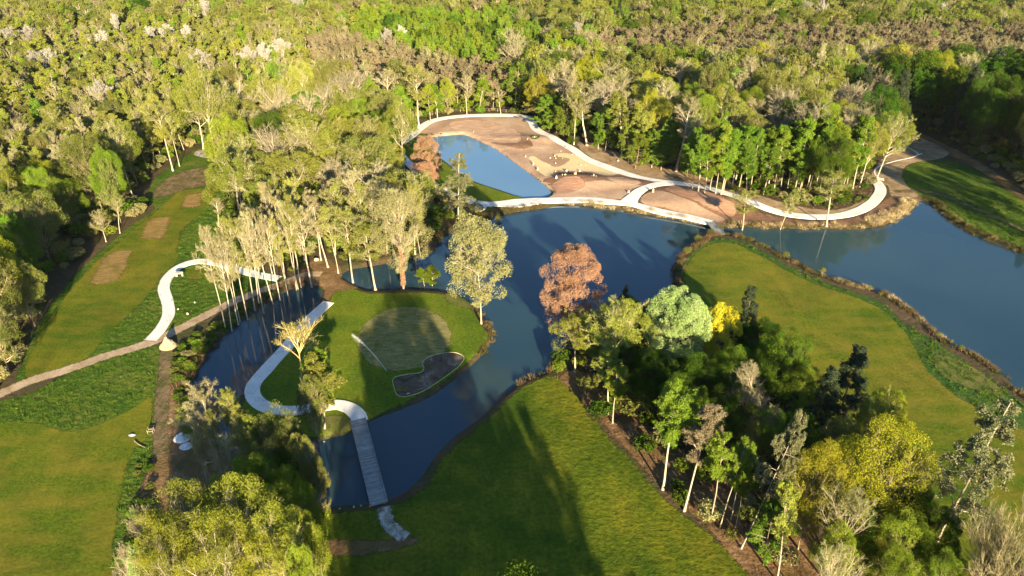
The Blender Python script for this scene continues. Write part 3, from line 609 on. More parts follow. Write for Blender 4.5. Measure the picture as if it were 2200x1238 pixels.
        cl = g.random(n3)[pi][:len(C)]
        clump = vnoise(C[:, 0] + seed, C[:, 1] + C[:, 2] * .7, 2.2, seed % 7)
        V, F = leaves(C, lsize, g)
        tint = np.clip(.5 * clump + .25 * cl + .25 * g.random(len(C)), 0, 1)
        lf = (V, F, tint)
    return limbs, TW, lf
#         shape     bark   leaf     nleaf lsize
KIND = dict(
    gold=('round', 'pale', 'gold', 23205, 0.103), goldspread=('spread', 'pale', 'gold', 30345, 0.103),
    olive=('dome', 'tan', 'olive', 32130, 0.116), leafy=('layered', 'tan', 'leafy', 39270, 0.121),
    leafyround=('dome', 'tan', 'leafy', 52000, 0.095), dense=('dome', 'dark', 'dense', 56000, 0.105),
    lime=('dome', 'tan', 'lime', 52000, 0.09), limedome=('dome', 'tan', 'lime', 50000, 0.088),
    bare=('round', 'grey', 'tan', 9000, 0.055), bareup=('bareup', 'grey', 'gold', 7000, 0.055),
    brown=('bareup', 'tan', 'brown', 14994, 0.085), tall=('tallbare', 'pale', 'gold', 15000, 0.078),
    talltan=('tallbare', 'pale', 'tan', 10000, 0.065), slim=('slim', 'pale', 'leafy', 23205, 0.116),
    slimgold=('slim', 'pale', 'gold', 16065, 0.103), conifer=('cone', 'dark', 'conifer', 42000, 0.121),
    larch=('ragged', 'pale', 'larch', 28560, 0.103), rust=('ball', 'rustb', 'rust', 60000, 0.085),
    yellow=('ball', 'tan', 'yellow', 32130, 0.146), cream=('ball', 'tan', 'cream', 60000, 0.095),
    white=('bareup', 'grey', 'white', 21420, 0.121), bush=('bush', 'olive', 'gold', 30000, 0.045),
    limetall=('oval', 'pale', 'tan', 37485, 0.103), barefield=('bareup', 'gold', 'gold', 4000, 0.055),
    tantall=('oval', 'pale', 'tan', 30000, 0.075), larchhigh=('rhigh', 'pale', 'larch', 26000, 0.095), slimhigh=('high', 'pale', 'leafy', 36000, 0.085), goldhigh=('high', 'pale', 'gold', 24000, 0.10), brownhigh=('high', 'pale', 'brown', 20000, 0.08),
    goldlime=('dome', 'pale', 'goldlime', 52000, 0.072))
NAMES = dict(tantall='slender_tree', larchhigh='conifer_tree', goldlime='oak_tree', slimhigh='slender_tree', goldhigh='slender_tree', brownhigh='slender_tree', gold='oak_tree', goldspread='oak_tree', lime='oak_tree', limedome='oak_tree', limetall='oak_tree', leafy='beech_tree', leafyround='beech_tree', slim='slender_tree', slimgold='slender_tree', tall='slender_tree', bare='bare_tree', bareup='bare_tree', brown='bare_tree', talltan='bare_tree', barefield='bare_tree', conifer='conifer_tree', larch='conifer_tree',
             rust='rust_tree', yellow='flowering_tree', cream='flowering_tree', white='flowering_tree', bush='bare_shrub')
PROTO = {}; SHAPES = {}
def proto(kind, var):
    key = (kind, var)
    if key in PROTO: return PROTO[key]
    shp, bk, lf, nl, ls = KIND[kind]
    limbs, tw, lv = tree_arrays(shp, 11 + var * 17 + sum(map(ord, kind)), nl, ls, 1.0, kind not in ('barefield', 'bare'))
    t = mesh_np(kind + '_trunk', limbs[0], limbs[1], BK[bk], smooth_=True)
    V = np.concatenate([tw[0], lv[0]]); F = np.concatenate([tw[1], lv[1] + len(tw[0])])
    mi = np.concatenate([np.zeros(len(tw[1])), np.ones(len(lv[1]))]); ti = np.concatenate([np.zeros(len(tw[1])), lv[2]])
    c = mesh_np(kind + '_crown', V, F, [BK[bk], LF[lf]], mi, False, ti)
    allv = lv[0]; rad = np.percentile(np.hypot(allv[:, 0], allv[:, 1]), 93); top = np.percentile(allv[:, 2], 99.7)
    PROTO[key] = (t, c, rad, top); return PROTO[key]
NV = dict(gold=3, tall=3, slim=3, leafy=3, bare=3, olive=3, dense=2, talltan=3, brown=2, bareup=2, goldspread=2)
rnd = random.Random(5)
PLACED = []
NT = [0]
def plant(kind, x, y, h, rad, label, group=None, name=None, lean=None, var=None, z=None):
    if var is None: var = NT[0] % NV.get(kind, 1)
    NT[0] += 1
    t, c, r0, top = proto(kind, var)
    zz = tz(x, y) - 0.05 if z is None else z
    sxy, sz = rad / r0, h / top
    e = empty(name or NAMES.get(kind, 'broadleaf_tree'), (x, y, zz), rnd.uniform(0, 6.28), (sxy, sxy, sz))
    if lean: # lean toward a ground direction (dx, dy) per metre of height
        v = Vector((lean[0], lean[1], 1)).normalized(); q = Vector((0, 0, 1)).rotation_difference(v)
        e.rotation_euler = (q @ e.rotation_euler.to_quaternion()).to_euler()
    tag(e, label, 'tree' if kind != 'bush' else 'shrub', group)
    link('trunk', t, e); link('crown', c, e)
    PLACED.append((x, y, rad)); return e
def hero(kind, bx, by, ty, wpx, label, group=None, name=None, lean=None, var=None, hmul=1.0):
    """trunk foot at pixel (bx,by), crown top at pixel row ty, crown wpx pixels wide"""
    x, y = G(bx, by)
    a = math.atan2(CAM_H, y)
    # height so that the top projects to ty: ray through (.,ty) at horizontal distance y
    dep = PITCH - math.atan((619 - ty) / FPX); h = (CAM_H - y * math.tan(dep)) * hmul
    depth = y * math.cos(PITCH) + (CAM_H - h * .6) * math.sin(PITCH)
    return plant(kind, x, y, h, wpx * depth / FPX / 2, label, group, name, lean, var)
#@@HEROES
HZ = [
 ('limetall', 1034, 696, 468, 128, 'tall pale gold tree with whitish upper twigs standing on the island shore'),
 ('rust', 1224, 748, 532, 130, 'round rust pink tree rising in front of the lake'),
 ('tantall', 867, 618, 402, 122, 'tan tree whose trunk is wrapped in reddish ivy at the top of the island'),
 ('barefield', 652, 862, 692, 104, 'bare golden many limbed tree overhanging the island path'),
 ('leafy', 702, 880, 742, 70, 'bright green tree right of the bare golden tree on the island'),
 ('slimgold', 698, 922, 775, 78, 'yellow green tree with thin pale trunk below the island path bend'),
 ('olive', 684, 942, 800, 60, 'slender olive tree at the water edge left of the tan bank'),
 ('larch', 985, 470, 333, 62, 'grey green feathery tree standing where the far white path forks by the lake'),
 ('rust', 922, 412, 295, 60, 'rusty brown tree at the left end of the small pond'),
 ('rust', 912, 445, 350, 62, 'smaller rusty brown tree beside the path left of the small pond'),
 ('goldspread', 1235, 800, 672, 105, 'golden spreading tree with thick pale foot at the channel bank'),
 ('goldspread', 1318, 825, 650, 160, 'largest golden spreading tree with visible crooked limbs beside the pale blossom tree'),
 ('cream', 1441, 815, 628, 126, 'round pale green blossoming tree at the top of the right grove'),
 ('yellow', 1530, 800, 655, 84, 'bright yellow blossoming tree next to the pale green blossom tree'),
 ('conifer', 1590, 775, 612, 70, 'dark conifer with grey tip right of the yellow blossoming tree'),
 ('dense', 1620, 800, 690, 90, 'dark green tree directly below the grey tipped conifer'),
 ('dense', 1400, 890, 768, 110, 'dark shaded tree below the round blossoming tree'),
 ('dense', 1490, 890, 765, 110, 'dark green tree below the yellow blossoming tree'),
 ('leafyround', 1300, 720, 655, 60, 'small green tree between the rust tree and the golden spreading tree'),
 ('dense', 1345, 700, 640, 70, 'dark green tree at the lake edge behind the largest golden tree'),
 ('conifer', 1335, 690, 612, 30, 'slender dark conifer silhouetted against the lake'),
 ('leafyround', 1560, 880, 750, 105, 'mid green tree in the middle of the right grove'),
 ('dense', 1655, 900, 715, 120, 'large dark green rounded tree on the right edge of the grove'),
 ('leafyround', 1700, 930, 790, 95, 'green tree below the large dark rounded one on the grove edge'),
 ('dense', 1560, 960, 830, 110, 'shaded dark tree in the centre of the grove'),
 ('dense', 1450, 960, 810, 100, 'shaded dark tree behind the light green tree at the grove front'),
 ('conifer', 1795, 920, 752, 100, 'broad dark conifer with pointed tip on the grove side facing the right lawn'),
 ('conifer', 1735, 950, 790, 85, 'dark conifer left of the broad pointed one'),
 ('bare', 1585, 950, 778, 90, 'bare tan tree in the middle of the dark grove'),
 ('bare', 1620, 985, 848, 75, 'second bare tan tree lower in the dark grove'),
 ('limedome', 1865, 990, 845, 95, 'pale olive tree beside the right lawn above the yellow green oaks'),
 ('goldhigh', 1308, 890, 765, 76, 'thin gold green tree at the upper end of the litter strip'),
 ('slimhigh', 1316, 910, 790, 52, 'thin bright green tree beside the thin gold green one at the litter strip'),
 ('slimhigh', 1424, 1052, 822, 86, 'light green tree with slim white trunk at the grove front'),
 ('brownhigh', 1470, 1098, 870, 66, 'thin tree with rusty bare top at the grove front'),
 ('slimhigh', 1526, 1122, 930, 62, 'slender bright green tree right of the rusty topped tree'),
 ('slimhigh', 1546, 1136, 940, 48, 'slender tree with bent pale trunk at the litter strip'),
 ('slimhigh', 1570, 1118, 985, 44, 'small slender green tree left of the long leaning trunk'),
 ('slimhigh', 1580, 1134, 1000, 36, 'smallest slender green tree left of the long leaning trunk'),
 ('larchhigh', 1592, 1180, 882, 84, 'tall grey olive conifer with long leaning white trunk at the grove front'),
 ('lime', 1715, 1180, 955, 150, 'yellow green tree left of the large yellow oak in the lower grove'),
 ('lime', 1850, 1150, 905, 200, 'large bright yellow green tree in the lower right grove'),
 ('larch', 2012, 1165, 868, 130, 'ragged conifer with dead silvery top at the right lawn edge'),
 ('bareup', 1790, 1270, 1062, 150, 'bare pale twigged tree in front of the yellow green trees'),
 ('leafy', 1640, 1215, 1085, 70, 'small bright green tree right of the long leaning trunk'),
 ('goldhigh', 1668, 1250, 1040, 80, 'tree with straight pale trunk near the bottom of the grove'),
 ('bareup', 1760, 1340, 1170, 110, 'low bare spreading tree at the bottom edge of the grove'),
 ('leafyround', 1900, 1270, 1110, 120, 'dark olive green tree below the bright yellow green tree'),
 ('dense', 1960, 1260, 1095, 110, 'dark tree beneath the ragged conifer'),
 ('leafyround', 1990, 1330, 1190, 90, 'green tree at the bottom frame right of the bare pale tree'),
 ('bush', 2125, 1370, 1130, 200, 'wide bare golden twigged tree in the bottom right corner'),
 ('goldlime', 560, 1315, 1050, 230, 'broad olive gold tree in the middle of the bottom left group'),
 ('leafyround', 655, 1240, 1045, 130, 'bright green tree on the right of the bottom left group'),
 ('leafyround', 575, 1185, 990, 130, 'bright green tree at the back of the bottom left group'),
 ('goldlime', 445, 1300, 1060, 210, 'golden tree with visible pale limbs in the bottom left group'),
 ('goldlime', 640, 1370, 1110, 170, 'yellow green tree at the bottom edge of the bottom left group'),
 ('cream', 355, 1330, 1178, 80, 'small cream yellow blossoming tree at the bottom edge'),
 ('bare', 345, 1240, 1090, 70, 'grey bare tree on the left of the bottom left group'),
 ('bare', 320, 1340, 1170, 60, 'grey bare tree at the bottom edge beside the lower left lawn'),
 ('bare', 480, 1170, 1010, 90, 'bare grey tree behind the golden tree in the bottom left group'),
 ('talltan', 470, 1000, 815, 70, 'bare tan tree over the left end of the narrow pond'),
 ('tall', 552, 1015, 825, 80, 'pale gold tree with white trunk over the narrow pond below the path bend'),
 ('talltan', 480, 1035, 850, 70, 'thin grey tree standing behind the white sheeted heap'),
 ('slimgold', 412, 955, 862, 60, 'small gold green tree touching the white sheeted heap'),
 ('tall', 530, 1075, 880, 70, 'thin shaded tree in the water left of the boardwalk'),
 ('olive', 625, 1075, 885, 100, 'olive spreading tree just below the path bend'),
 ('olive', 668, 1110, 935, 70, 'olive tree hanging over the channel left of the boardwalk'),
 ('bare', 525, 1110, 935, 70, 'bare tan tree behind the bright green bottom group'),
 ('olive', 600, 1120, 940, 75, 'dark olive tree in the shade above the bottom left group'),
 ('slim', 912, 609, 560, 42, 'low cluster tree with thin green stems on the north shore of the island'),
 ('slim', 928, 609, 562, 34, 'smaller low tree with thin green stems on the north shore of the island'),
 ('tall', 807, 621, 478, 80, 'thin white trunked tree standing at the island north shore'),
 ('tall', 758, 603, 432, 78, 'thin white trunked tree at the right side of the brown clearing'),
 ('tall', 727, 586, 432, 62, 'tree with pinkish pale trunk right of the brown clearing'),
 ('talltan', 705, 575, 415, 70, 'tan topped tree with pinkish trunk behind the brown clearing'),
 ('talltan', 669, 612, 430, 66, 'tan tree with one tall white trunk left of the brown clearing'),
 ('tall', 788, 560, 398, 64, 'tall thin tree in the wood above the narrow arm of the lake'),
 ('tall', 860, 540, 372, 72, 'white limbed tall tree above the ivy wrapped tree'),
 ('tall', 892, 545, 400, 58, 'thin pale gold tree right of the white limbed tall tree'),
 ('goldspread', 468, 360, 158, 130, 'big golden crowned tree with two white trunks at the head of the left strip'),
 ('gold', 437, 320, 180, 90, 'golden tree with pale trunk behind the head of the left strip'),
 ('tall', 372, 368, 200, 66, 'tall olive tree with white trunk at the left side of the strip head'),
 ('tall', 386, 358, 215, 50, 'second tall olive tree with white trunk at the left side of the strip head'),
 ('tall', 515, 372, 225, 60, 'pale gold tree with yellowish trunk right of the strip head'),
 ('bareup', 228, 520, 455, 50, 'small pale grey green tree on the left edge of the fairway'),
 ('tall', 258, 502, 418, 42, 'small gold tree with thin white trunk on the left edge of the fairway'),
 ('talltan', 470, 486, 424, 36, 'small twin trunked pale tree on the right edge of the fairway'),
 ('tall', 900, 271, 138, 66, 'tall pale tree with thick white trunk outside the far path bend'),
 ('talltan', 835, 262, 148, 54, 'bare topped white trunked tree left of the far path bend'),
 ('talltan', 790, 250, 145, 66, 'bare spreading topped tree farther left of the far path bend'),
 ('lime', 962, 240, 165, 36, 'small yellow tree behind the far end of the path'),
 ('talltan', 1003, 246, 165, 36, 'bare brown tree behind the far end of the path'),
 ('talltan', 1076, 244, 188, 26, 'small bare tree with pale trunk at the far end of the soil area'),
 ('slim', 1030, 240, 160, 40, 'green tree behind the far end of the soil area'),
 ('leafy', 1106, 236, 135, 62, 'vivid green tree at the far right corner of the soil area'),
 ('lime', 1160, 262, 160, 66, 'golden green tree at the far right corner of the path'),
 ('leafy', 1180, 282, 205, 70, 'bright green tree hanging over the far right bend of the path'),
 ('tall', 1233, 311, 180, 52, 'straight white trunked tree nearest the far path on the left of the row'),
 ('talltan', 1261, 313, 178, 78, 'forked bare topped tree with white trunk above the far path'),
 ('slimgold', 1336, 338, 200, 62, 'gold green tree with tall white trunk above the far path'),
 ('slimgold', 1380, 352, 232, 56, 'gold green tree with thin trunk right of the tall white trunk'),
 ('talltan', 1452, 368, 205, 78, 'bare tan tree with branching white trunk at the start of the green row'),
 ('tall', 1595, 490, 400, 62, 'pale tree on the bank right of the small footbridge'),
 ('tall', 1677, 489, 398, 52, 'pale tree on the bank in the middle of the lake shore'),
 ('tall', 1776, 485, 368, 66, 'pale multi stemmed tree on the bank casting its shadow on the white path'),
 ('gold', 1880, 392, 240, 84, 'golden tree with leaning trunk at the far right path bend'),
 ('gold', 1846, 403, 262, 70, 'golden tree with twin pale trunks inside the far right path bend'),
 ('lime', 1845, 330, 232, 50, 'small yellow tree behind the golden trees at the path bend'),
 ('goldspread', 1560, 345, 215, 92, 'rounded golden brown tree behind the bright green row'),
 ('bare', 1645, 350, 228, 82, 'rounded bare tan tree behind the bright green row'),
 ('talltan', 1735, 402, 280, 46, 'bare grey tree with leaning white trunk rising from the green row'),
 ('olive', 1700, 300, 165, 84, 'large olive green tree behind the wood edge'),
 ('lime', 1990, 250, 108, 84, 'vivid yellow green tree at the top right of the shaded wood'),
 ('lime', 1852, 240, 128, 70, 'yellow green rounded tree at the edge of the shaded wood'),
 ('talltan', 2045, 245, 112, 44, 'bare branched tree right of the vivid yellow green tree'),
 ('talltan', 1742, 225, 90, 34, 'tall twin trunked golden tree in the far right wood'),
 ('gold', 1788, 225, 95, 66, 'golden round topped tree with pale trunk in the far right wood'),
 ('lime', 35, 720, 485, 100, 'golden yellow tree at the left edge of the frame'),
 ('olive', 75, 700, 560, 90, 'olive tree with feathery boughs beside the left fairway'),
 ('olive', 20, 800, 655, 90, 'olive tree low on the left edge of the frame'),
 ('leafy', 250, 430, 330, 80, 'bright green tree left of the brown heathery patch'),
 ('leafyround', 160, 500, 385, 90, 'vivid green tree left of the fairway'),
 ('lime', 110, 440, 345, 100, 'yellow green tree in the left wood'),
 ('gold', 285, 420, 260, 90, 'olive gold tree with white trunk left of the heathery patch'),
]
LEAN = {('larchhigh', 1592): (.13, .02), ('brownhigh', 1470): (.07, 0), ('slimhigh', 1546): (.08, 0), ('larch', 2012): (.05, 0), ('gold', 1880): (.08, 0), ('talltan', 1735): (.12, 0)}
for i, h_ in enumerate(HZ):
    e = hero(*h_[:6], lean=LEAN.get((h_[0], h_[1])))
    if 'ivy' in h_[5]:
        gi_ = np.random.default_rng(9); n_ = 4200; a_ = gi_.uniform(0, 6.283, n_); z_ = gi_.uniform(.9, 9.5, n_); r_ = (.25 + .4 * gi_.random(n_)) * (1 - .05 * z_)
        V, F = leaves(np.column_stack([np.cos(a_) * r_, np.sin(a_) * r_, z_]), .1, gi_)
        link('ivy', mesh_np('ivy', V, F, LF['rust'], None, False, gi_.random(n_)), e)
# white-trunked row on the pond's upper bank
for bx, by, ty, wp in [(484,704,478,54),(497,706,500,46),(511,692,490,50),(515,686,470,40),(531,682,455,48),(547,662,450,52),(566,668,440,50),(586,648,430,50),(601,640,445,44),(636,618,400,60),(640,616,415,44),(646,612,420,44),(618,630,450,44),(556,650,470,44)]:
    hero('talltan' if (bx * 7) % 3 else 'tall', bx, by, ty, wp, 'white trunked twiggy tree on the narrow pond bank', 'white trunked trees along the narrow pond')
# bright green row above the long white path
g0 = random.Random(8)
for bx, by in [(1487,412),(1499,420),(1512,424),(1524,414),(1536,424),(1548,426),(1553,418),(1572,408),(1588,402),(1602,424),(1612,410),(1628,404),(1640,420),(1662,412),(1678,402),(1692,404),(1706,418),(1716,420),(1722,402),(1738,408),(1752,404),(1760,418),(1782,405),(1794,418),(1806,415),(1818,400),(1832,408),(1652,394),(1770,392),(1580,388),(1700,388)]:
    hero('slim', bx, by, by - g0.uniform(112, 168), g0.uniform(38, 56), 'slender bright green tree in the row above the far path', 'slender green trees above the far white path')
for bx, by in [(1350,350),(1365,362),(1400,360),(1420,365),(1300,325),(1210,292),(1222,300),(1195,286),(1475,380),(1440,350),(1285,320)]:
    hero('leafy', bx, by, by - g0.uniform(75, 105), g0.uniform(44, 60), 'low bright green tree at the wood edge above the far path', 'low green trees of the wood edge')
for bx, by in [(560,598),(585,588),(612,598),(640,578),(690,560),(720,548),(745,558),(772,545),(800,540),(832,545),(846,560),(600,570),(655,560),(905,560)]:
    hero('tall' if bx % 2 else 'talltan', bx, by, by - g0.uniform(150, 185), g0.uniform(46, 62), 'tall pale twiggy tree in the wall of trees above the brown clearing', 'tall pale trees above the brown clearing')
for bx, by in [(795,258),(812,262),(850,266),(868,268),(882,258),(925,262),(940,256)]:
    hero('slim', bx, by, by - g0.uniform(70, 95), g0.uniform(30, 44), 'small bright green tree left of the far path bend', 'small green trees left of the far path bend')
# trees standing behind and beside the camera: their long shadows fall into the picture
CAST = [(1.8, 39, 24, 8.0, 'dense'), (4.5, 33, 24, 7.5, 'dense'), (-1.5, 33, 21.5, 5.5, 'dense'), (12, 31, 19.5, 5.5, 'dense'), (25, 5, 23, 3.6, 'tall'), (22, 9, 19, 3.5, 'goldhigh'), (20, -3, 24, 4, 'tall'), (17, 2, 21, 4, 'dense'), (19, 18, 17, 3.5, 'tall'), (11, 9, 23, 6, 'dense'), (6, -2, 24, 6, 'dense'), (13, 20, 18, 4, 'tall'),
        (3, 14, 22, 5.5, 'dense'), (-4, 26, 17, 5, 'dense'), (7, 26, 17, 5, 'leafyround'), (-9, 36, 15, 5, 'leafyround'), (20, -14, 25, 5, 'olive'), (-1, 4, 20, 5, 'dense'), (28, -10, 23, 4, 'goldhigh'), (24, 22, 10, 3, 'tall'), (14, -8, 24, 5, 'dense')]
for x, y, h, r, k in CAST:
    plant(k, x, y, h, r, 'leafy tree standing in the wood below the camera', 'trees standing below the camera')
for x, y in [(186,222),(190,206),(184,180),(198,192),(202,214),(196,232),(208,240),(214,224),(212,202),(182,240),(222,210),(226,236),(200,250)]:
    plant('dense' if (x + y) % 3 else 'conifer', x, y, 27, 6, 'tall dark tree outside the right edge shading the wood', 'tall trees outside the right edge', z=-.1)
plant('lime', -3.5, 47.5, 17.8, 3.2, 'top of a small yellow green tree at the middle of the bottom edge')
for px, py, top, wpx, k in [(1340,820,720,70,'dense'),(1400,880,760,90,'dense'),(1470,860,770,80,'dense'),(1550,870,752,90,'leafyround'),(1620,860,745,90,'dense'),(1680,900,770,90,'dense'),(1540,980,860,90,'dense'),(1480,920,830,80,'dense'),(1640,1000,880,90,'leafyround'),(1700,1020,890,90,'dense'),(1780,1040,900,90,'olive'),(1730,1110,980,90,'leafyround'),(1790,1160,1010,90,'dense'),(1850,1060,900,90,'olive'),(1910,1120,970,90,'olive'),(1400,850,768,70,'leafyround'),(1600,1000,900,80,'olive'),(1800,1240,1090,100,'dense'),(1760,1290,1130,90,'leafyround'),(1880,1330,1180,100,'leafyround'),(1920,1200,1040,80,'dense'),(1290,800,715,60,'leafyround'),(1660,830,725,80,'leafyround'),(1590,900,780,80,'leafyround')]:
    hero(k, px, py, top, wpx, 'x', 'trees filling the inside of the right grove')
for px, py, top, wpx, k in [(395,1290,1120,120,'goldlime'),(505,1230,1040,140,'goldlime'),(600,1225,1045,130,'goldlime'),(690,1330,1110,80,'leafyround'),(520,1400,1130,190,'goldlime'),(420,1400,1150,150,'goldlime'),(690,1420,1170,90,'leafyround'),(620,1420,1170,150,'goldlime'),(640,1180,1010,90,'leafyround'),(500,1180,1000,80,'bare')]:
    hero(k, px, py, top, wpx, 'x', 'trees filling the bottom left group')
for px, py, top, wpx, k in [(440,1000,870,60,'talltan'),(500,1060,890,60,'tall'),(500,1090,930,70,'bare'),(580,1060,880,56,'slimgold'),(590,1090,915,66,'tall'),(645,1075,905,60,'olive'),(560,1100,925,70,'tall'),(640,1120,970,70,'dense'),(690,1115,985,60,'olive'),(450,1070,940,60,'bareup'),(600,1140,980,70,'leafyround'),(520,1000,850,50,'tall'),(395,1090,1020,60,'bare'),(360,1160,1085,60,'bare')]:
    hero(k, px, py, top, wpx, 'x', 'trees filling the shaded water edge')
for px, py, r_ in [(25,82,5),(65,78,5),(222,88,4),(322,80,4),(358,74,5),(402,76,3.5),(532,126,4),(568,118,4),(602,108,5),(432,132,4.5),(250,60,3),(832,84,3.5),(862,78,3.5),(1182,74,3.5),(1238,70,4),(1728,30,5),(1762,28,4),(2018,36,4),(598,302,3),(218,204,4),(75,135,4),(108,130,4),(640,20,5),(440,28,5),(120,12,6)]:
    x, y = G(px, py, 10); plant('white', x, y, 15 if py > 60 else 17, r_ * .75, 'grey white blossoming tree standing out in the upper wood', 'grey white trees of the upper wood', z=-.1)
#@@FILL
# ------------------------------------------------------------------ forest fill
OPENA = OPEN + [LAKEW, POOLW]
ZONES = [  # polygons in picture pixels of the canopy, spacing (m), height, kinds with weights
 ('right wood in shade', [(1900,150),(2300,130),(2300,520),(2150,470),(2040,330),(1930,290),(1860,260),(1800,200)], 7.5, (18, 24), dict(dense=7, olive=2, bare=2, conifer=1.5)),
 ('left wood', [(-200,480),(0,430),(160,330),(330,290),(420,330),(330,430),(200,560),(60,760),(-50,850),(-300,900)], 7.8, (14, 22), dict(leafyround=4, bare=3, olive=3, dense=2, lime=1.5, leafy=2)),
 ('middle wood', [(480,200),(640,150),(760,150),(790,230),(860,290),(860,360),(960,440),(950,520),(800,540),(680,530),(560,520),(500,450),(480,330)], 8.6, (14, 22), dict(gold=6, goldspread=5, bare=3, olive=3, leafyround=2, lime=.8, dense=1)),
 ('wood behind the green row', [(1100,100),(1480,150),(1900,150),(1870,290),(1750,330),(1500,340),(1300,290),(1180,220),(1090,160)], 8.0, (15, 23), dict(gold=4, bare=5, olive=4, leafyround=2, talltan=3, lime=1, dense=1)),
 ('vivid green wood', [(770,10),(1080,20),(1180,60),(1170,90),(1060,120),(960,110),(860,80),(760,60)], 5.6, (13, 16), dict(leafyround=8, leafy=3, dense=1, conifer=.3)),
 ('vivid green wood', [(1130,95),(1500,105),(1560,160),(1330,150),(1180,150),(1060,170)], 6.0, (15, 18), dict(leafyround=7, leafy=3, olive=3, dense=1)),
 ('brown wood', [(700,50),(780,60),(860,80),(960,110),(1060,110),(1110,130),(1060,190),(930,170),(860,170),(740,160),(640,90)], 4.4, (11, 14), dict(brown=9, talltan=2, bareup=1)),
 ('brown wood', [(1240,60),(1500,40),(2300,40),(2300,110),(1900,100),(1550,110),(1300,100)], 4.6, (11, 14), dict(brown=8, bareup=2, talltan=1, leafyround=1, white=.0)),
 ('pale olive wood', [(1480,90),(2300,90),(2300,180),(1500,180)], 7.6, (14, 20), dict(bare=4, gold=4, talltan=3, lime=.5, olive=2, brown=2)),
 ('pale green young wood', [(-400,40),(760,30),(760,150),(600,150),(420,200),(330,290),(120,350),(-200,450)], 4.3, (11, 14.5), dict(slimgold=6, tall=4, slim=1.6, talltan=3, bareup=2, olive=2)),
 ('far wood', [(-2000,-100),(3500,-100),(3500,60),(-2000,60)], 7.0, (12, 18), dict(olive=3, tall=3, leafyround=2.5, gold=2, bareup=2, brown=1, dense=.4, conifer=.4)),
 ('wood', [(-3000,-100),(4500,-100),(4500,2000),(-3000,2000)], 7.6, (14, 21), dict(olive=4, bare=3, gold=3, leafyround=2, dense=2)),
]
rng = np.random.default_rng(42)
cx_, cy_ = np.meshgrid(np.arange(-520, 520, 4.2), np.arange(50, 760, 4.2))
cx_ = cx_.ravel() + rng.uniform(-1.9, 1.9, cx_.size); cy_ = cy_.ravel() + rng.uniform(-1.9, 1.9, cy_.size)
px_, py_ = proj(cx_, cy_, 13.0); bqx, bqy = proj(cx_, cy_, 0.0)
keep = (px_ > -220) & (px_ < 2480) & (py_ > -75) & (py_ < 1500)
# a wider belt on the right: its trees throw the long shade over the far right wood
cx_, cy_, px_, py_, bqx, bqy = [a[keep] for a in (cx_, cy_, px_, py_, bqx, bqy)]
clear = np.ones(cx_.size, bool)
bqx, bqy = np.clip(bqx, -1e5, 1e5), np.clip(bqy, -1e5, 1e5)
for Q_ in ([(130,640),(3000,640),(3000,1e5),(130,1e5)], [(-1e5,840),(200,840),(200,1e5),(-1e5,1e5)], [(960,440),(2300,500),(2300,700),(960,700)], [(1900,300),(2180,430),(2400,520),(2400,700),(1900,480)], [(840,370),(960,400),(1000,470),(1000,540),(950,525),(860,500),(815,430)]):
    clear &= ~inpoly(bqx, bqy, Q_)
clear &= ~((cy_ < 68) & (cx_ > -60))
for P_ in OPENA:
    P_ = np.array(P_); x0, y0 = P_.min(0) - 3; x1, y1 = P_.max(0) + 3
    m = (cx_ > x0) & (cx_ < x1) & (cy_ > y0) & (cy_ < y1) & clear
    if m.any():
        d = sdf(cx_[m], cy_[m], [tuple(p) for p in P_]); clear[np.where(m)[0][d < 2.2]] = False
# no fill right of / on the open peninsula below the camera, nor behind the lake outline
cx_, cy_, px_, py_, bqx, bqy = [a[clear] for a in (cx_, cy_, px_, py_, bqx, bqy)]
zone = np.full(cx_.size, -1)
for zi, (zn, zp, sp, hh, kk) in enumerate(ZONES):
    m = (zone < 0) & inpoly(px_, py_, zp); zone[m] = zi
order = np.argsort(cy_)
cell = {}
def near_ok(x, y, r):
    i, j = int(x // 10), int(y // 10)
    for a in (-1, 0, 1):
        for b in (-1, 0, 1):
            for (u, v, q) in cell.get((i + a, j + b), ()):
                if (u - x) ** 2 + (v - y) ** 2 < (max(r, 0) * .5 + q * .5) ** 2: return False
    return True
def put(x, y, r): cell.setdefault((int(x // 10), int(y // 10)), []).append((x, y, r))
for x, y, r in PLACED: put(x, y, min(r * 1.3, 6.5))
ZL = {'right wood in shade': 'in the shaded wood at the right edge', 'left wood': 'in the wood left of the fairway strip', 'middle wood': 'in the wood left of the far pond',
      'wood behind the green row': 'in the wood behind the far path', 'vivid green wood': 'in the green wood beyond the pond', 'brown wood': 'in the brown wood beyond the pond',
      'pale olive wood': 'in the pale wood at the upper right', 'pale green young wood': 'in the pale young wood at the upper left', 'far wood': 'near the top of the frame', 'wood': 'in the wood near the frame edge'}
KL = dict(goldlime='yellow olive spreading tree', slimhigh='slender green tree', gold='golden twiggy round tree', goldspread='golden spreading tree with pale limbs', olive='olive green domed tree', leafyround='fresh green leafy tree', leafy='fresh green tree with layered boughs', dense='dark green full tree',
          lime='yellow green tree', limedome='yellow green domed tree', bare='grey bare twigged tree', bareup='pale bare upright tree', brown='brown bare young tree', tall='tall gold tree', talltan='tall tan bare tree with pale trunk', slim='slender green tree',
          slimgold='slender golden green tree', conifer='dark conifer', white='grey white blossoming tree')
LANDN = 0; far_pts = []
MAXIND = 250; KCOUNT = {}
cand = []
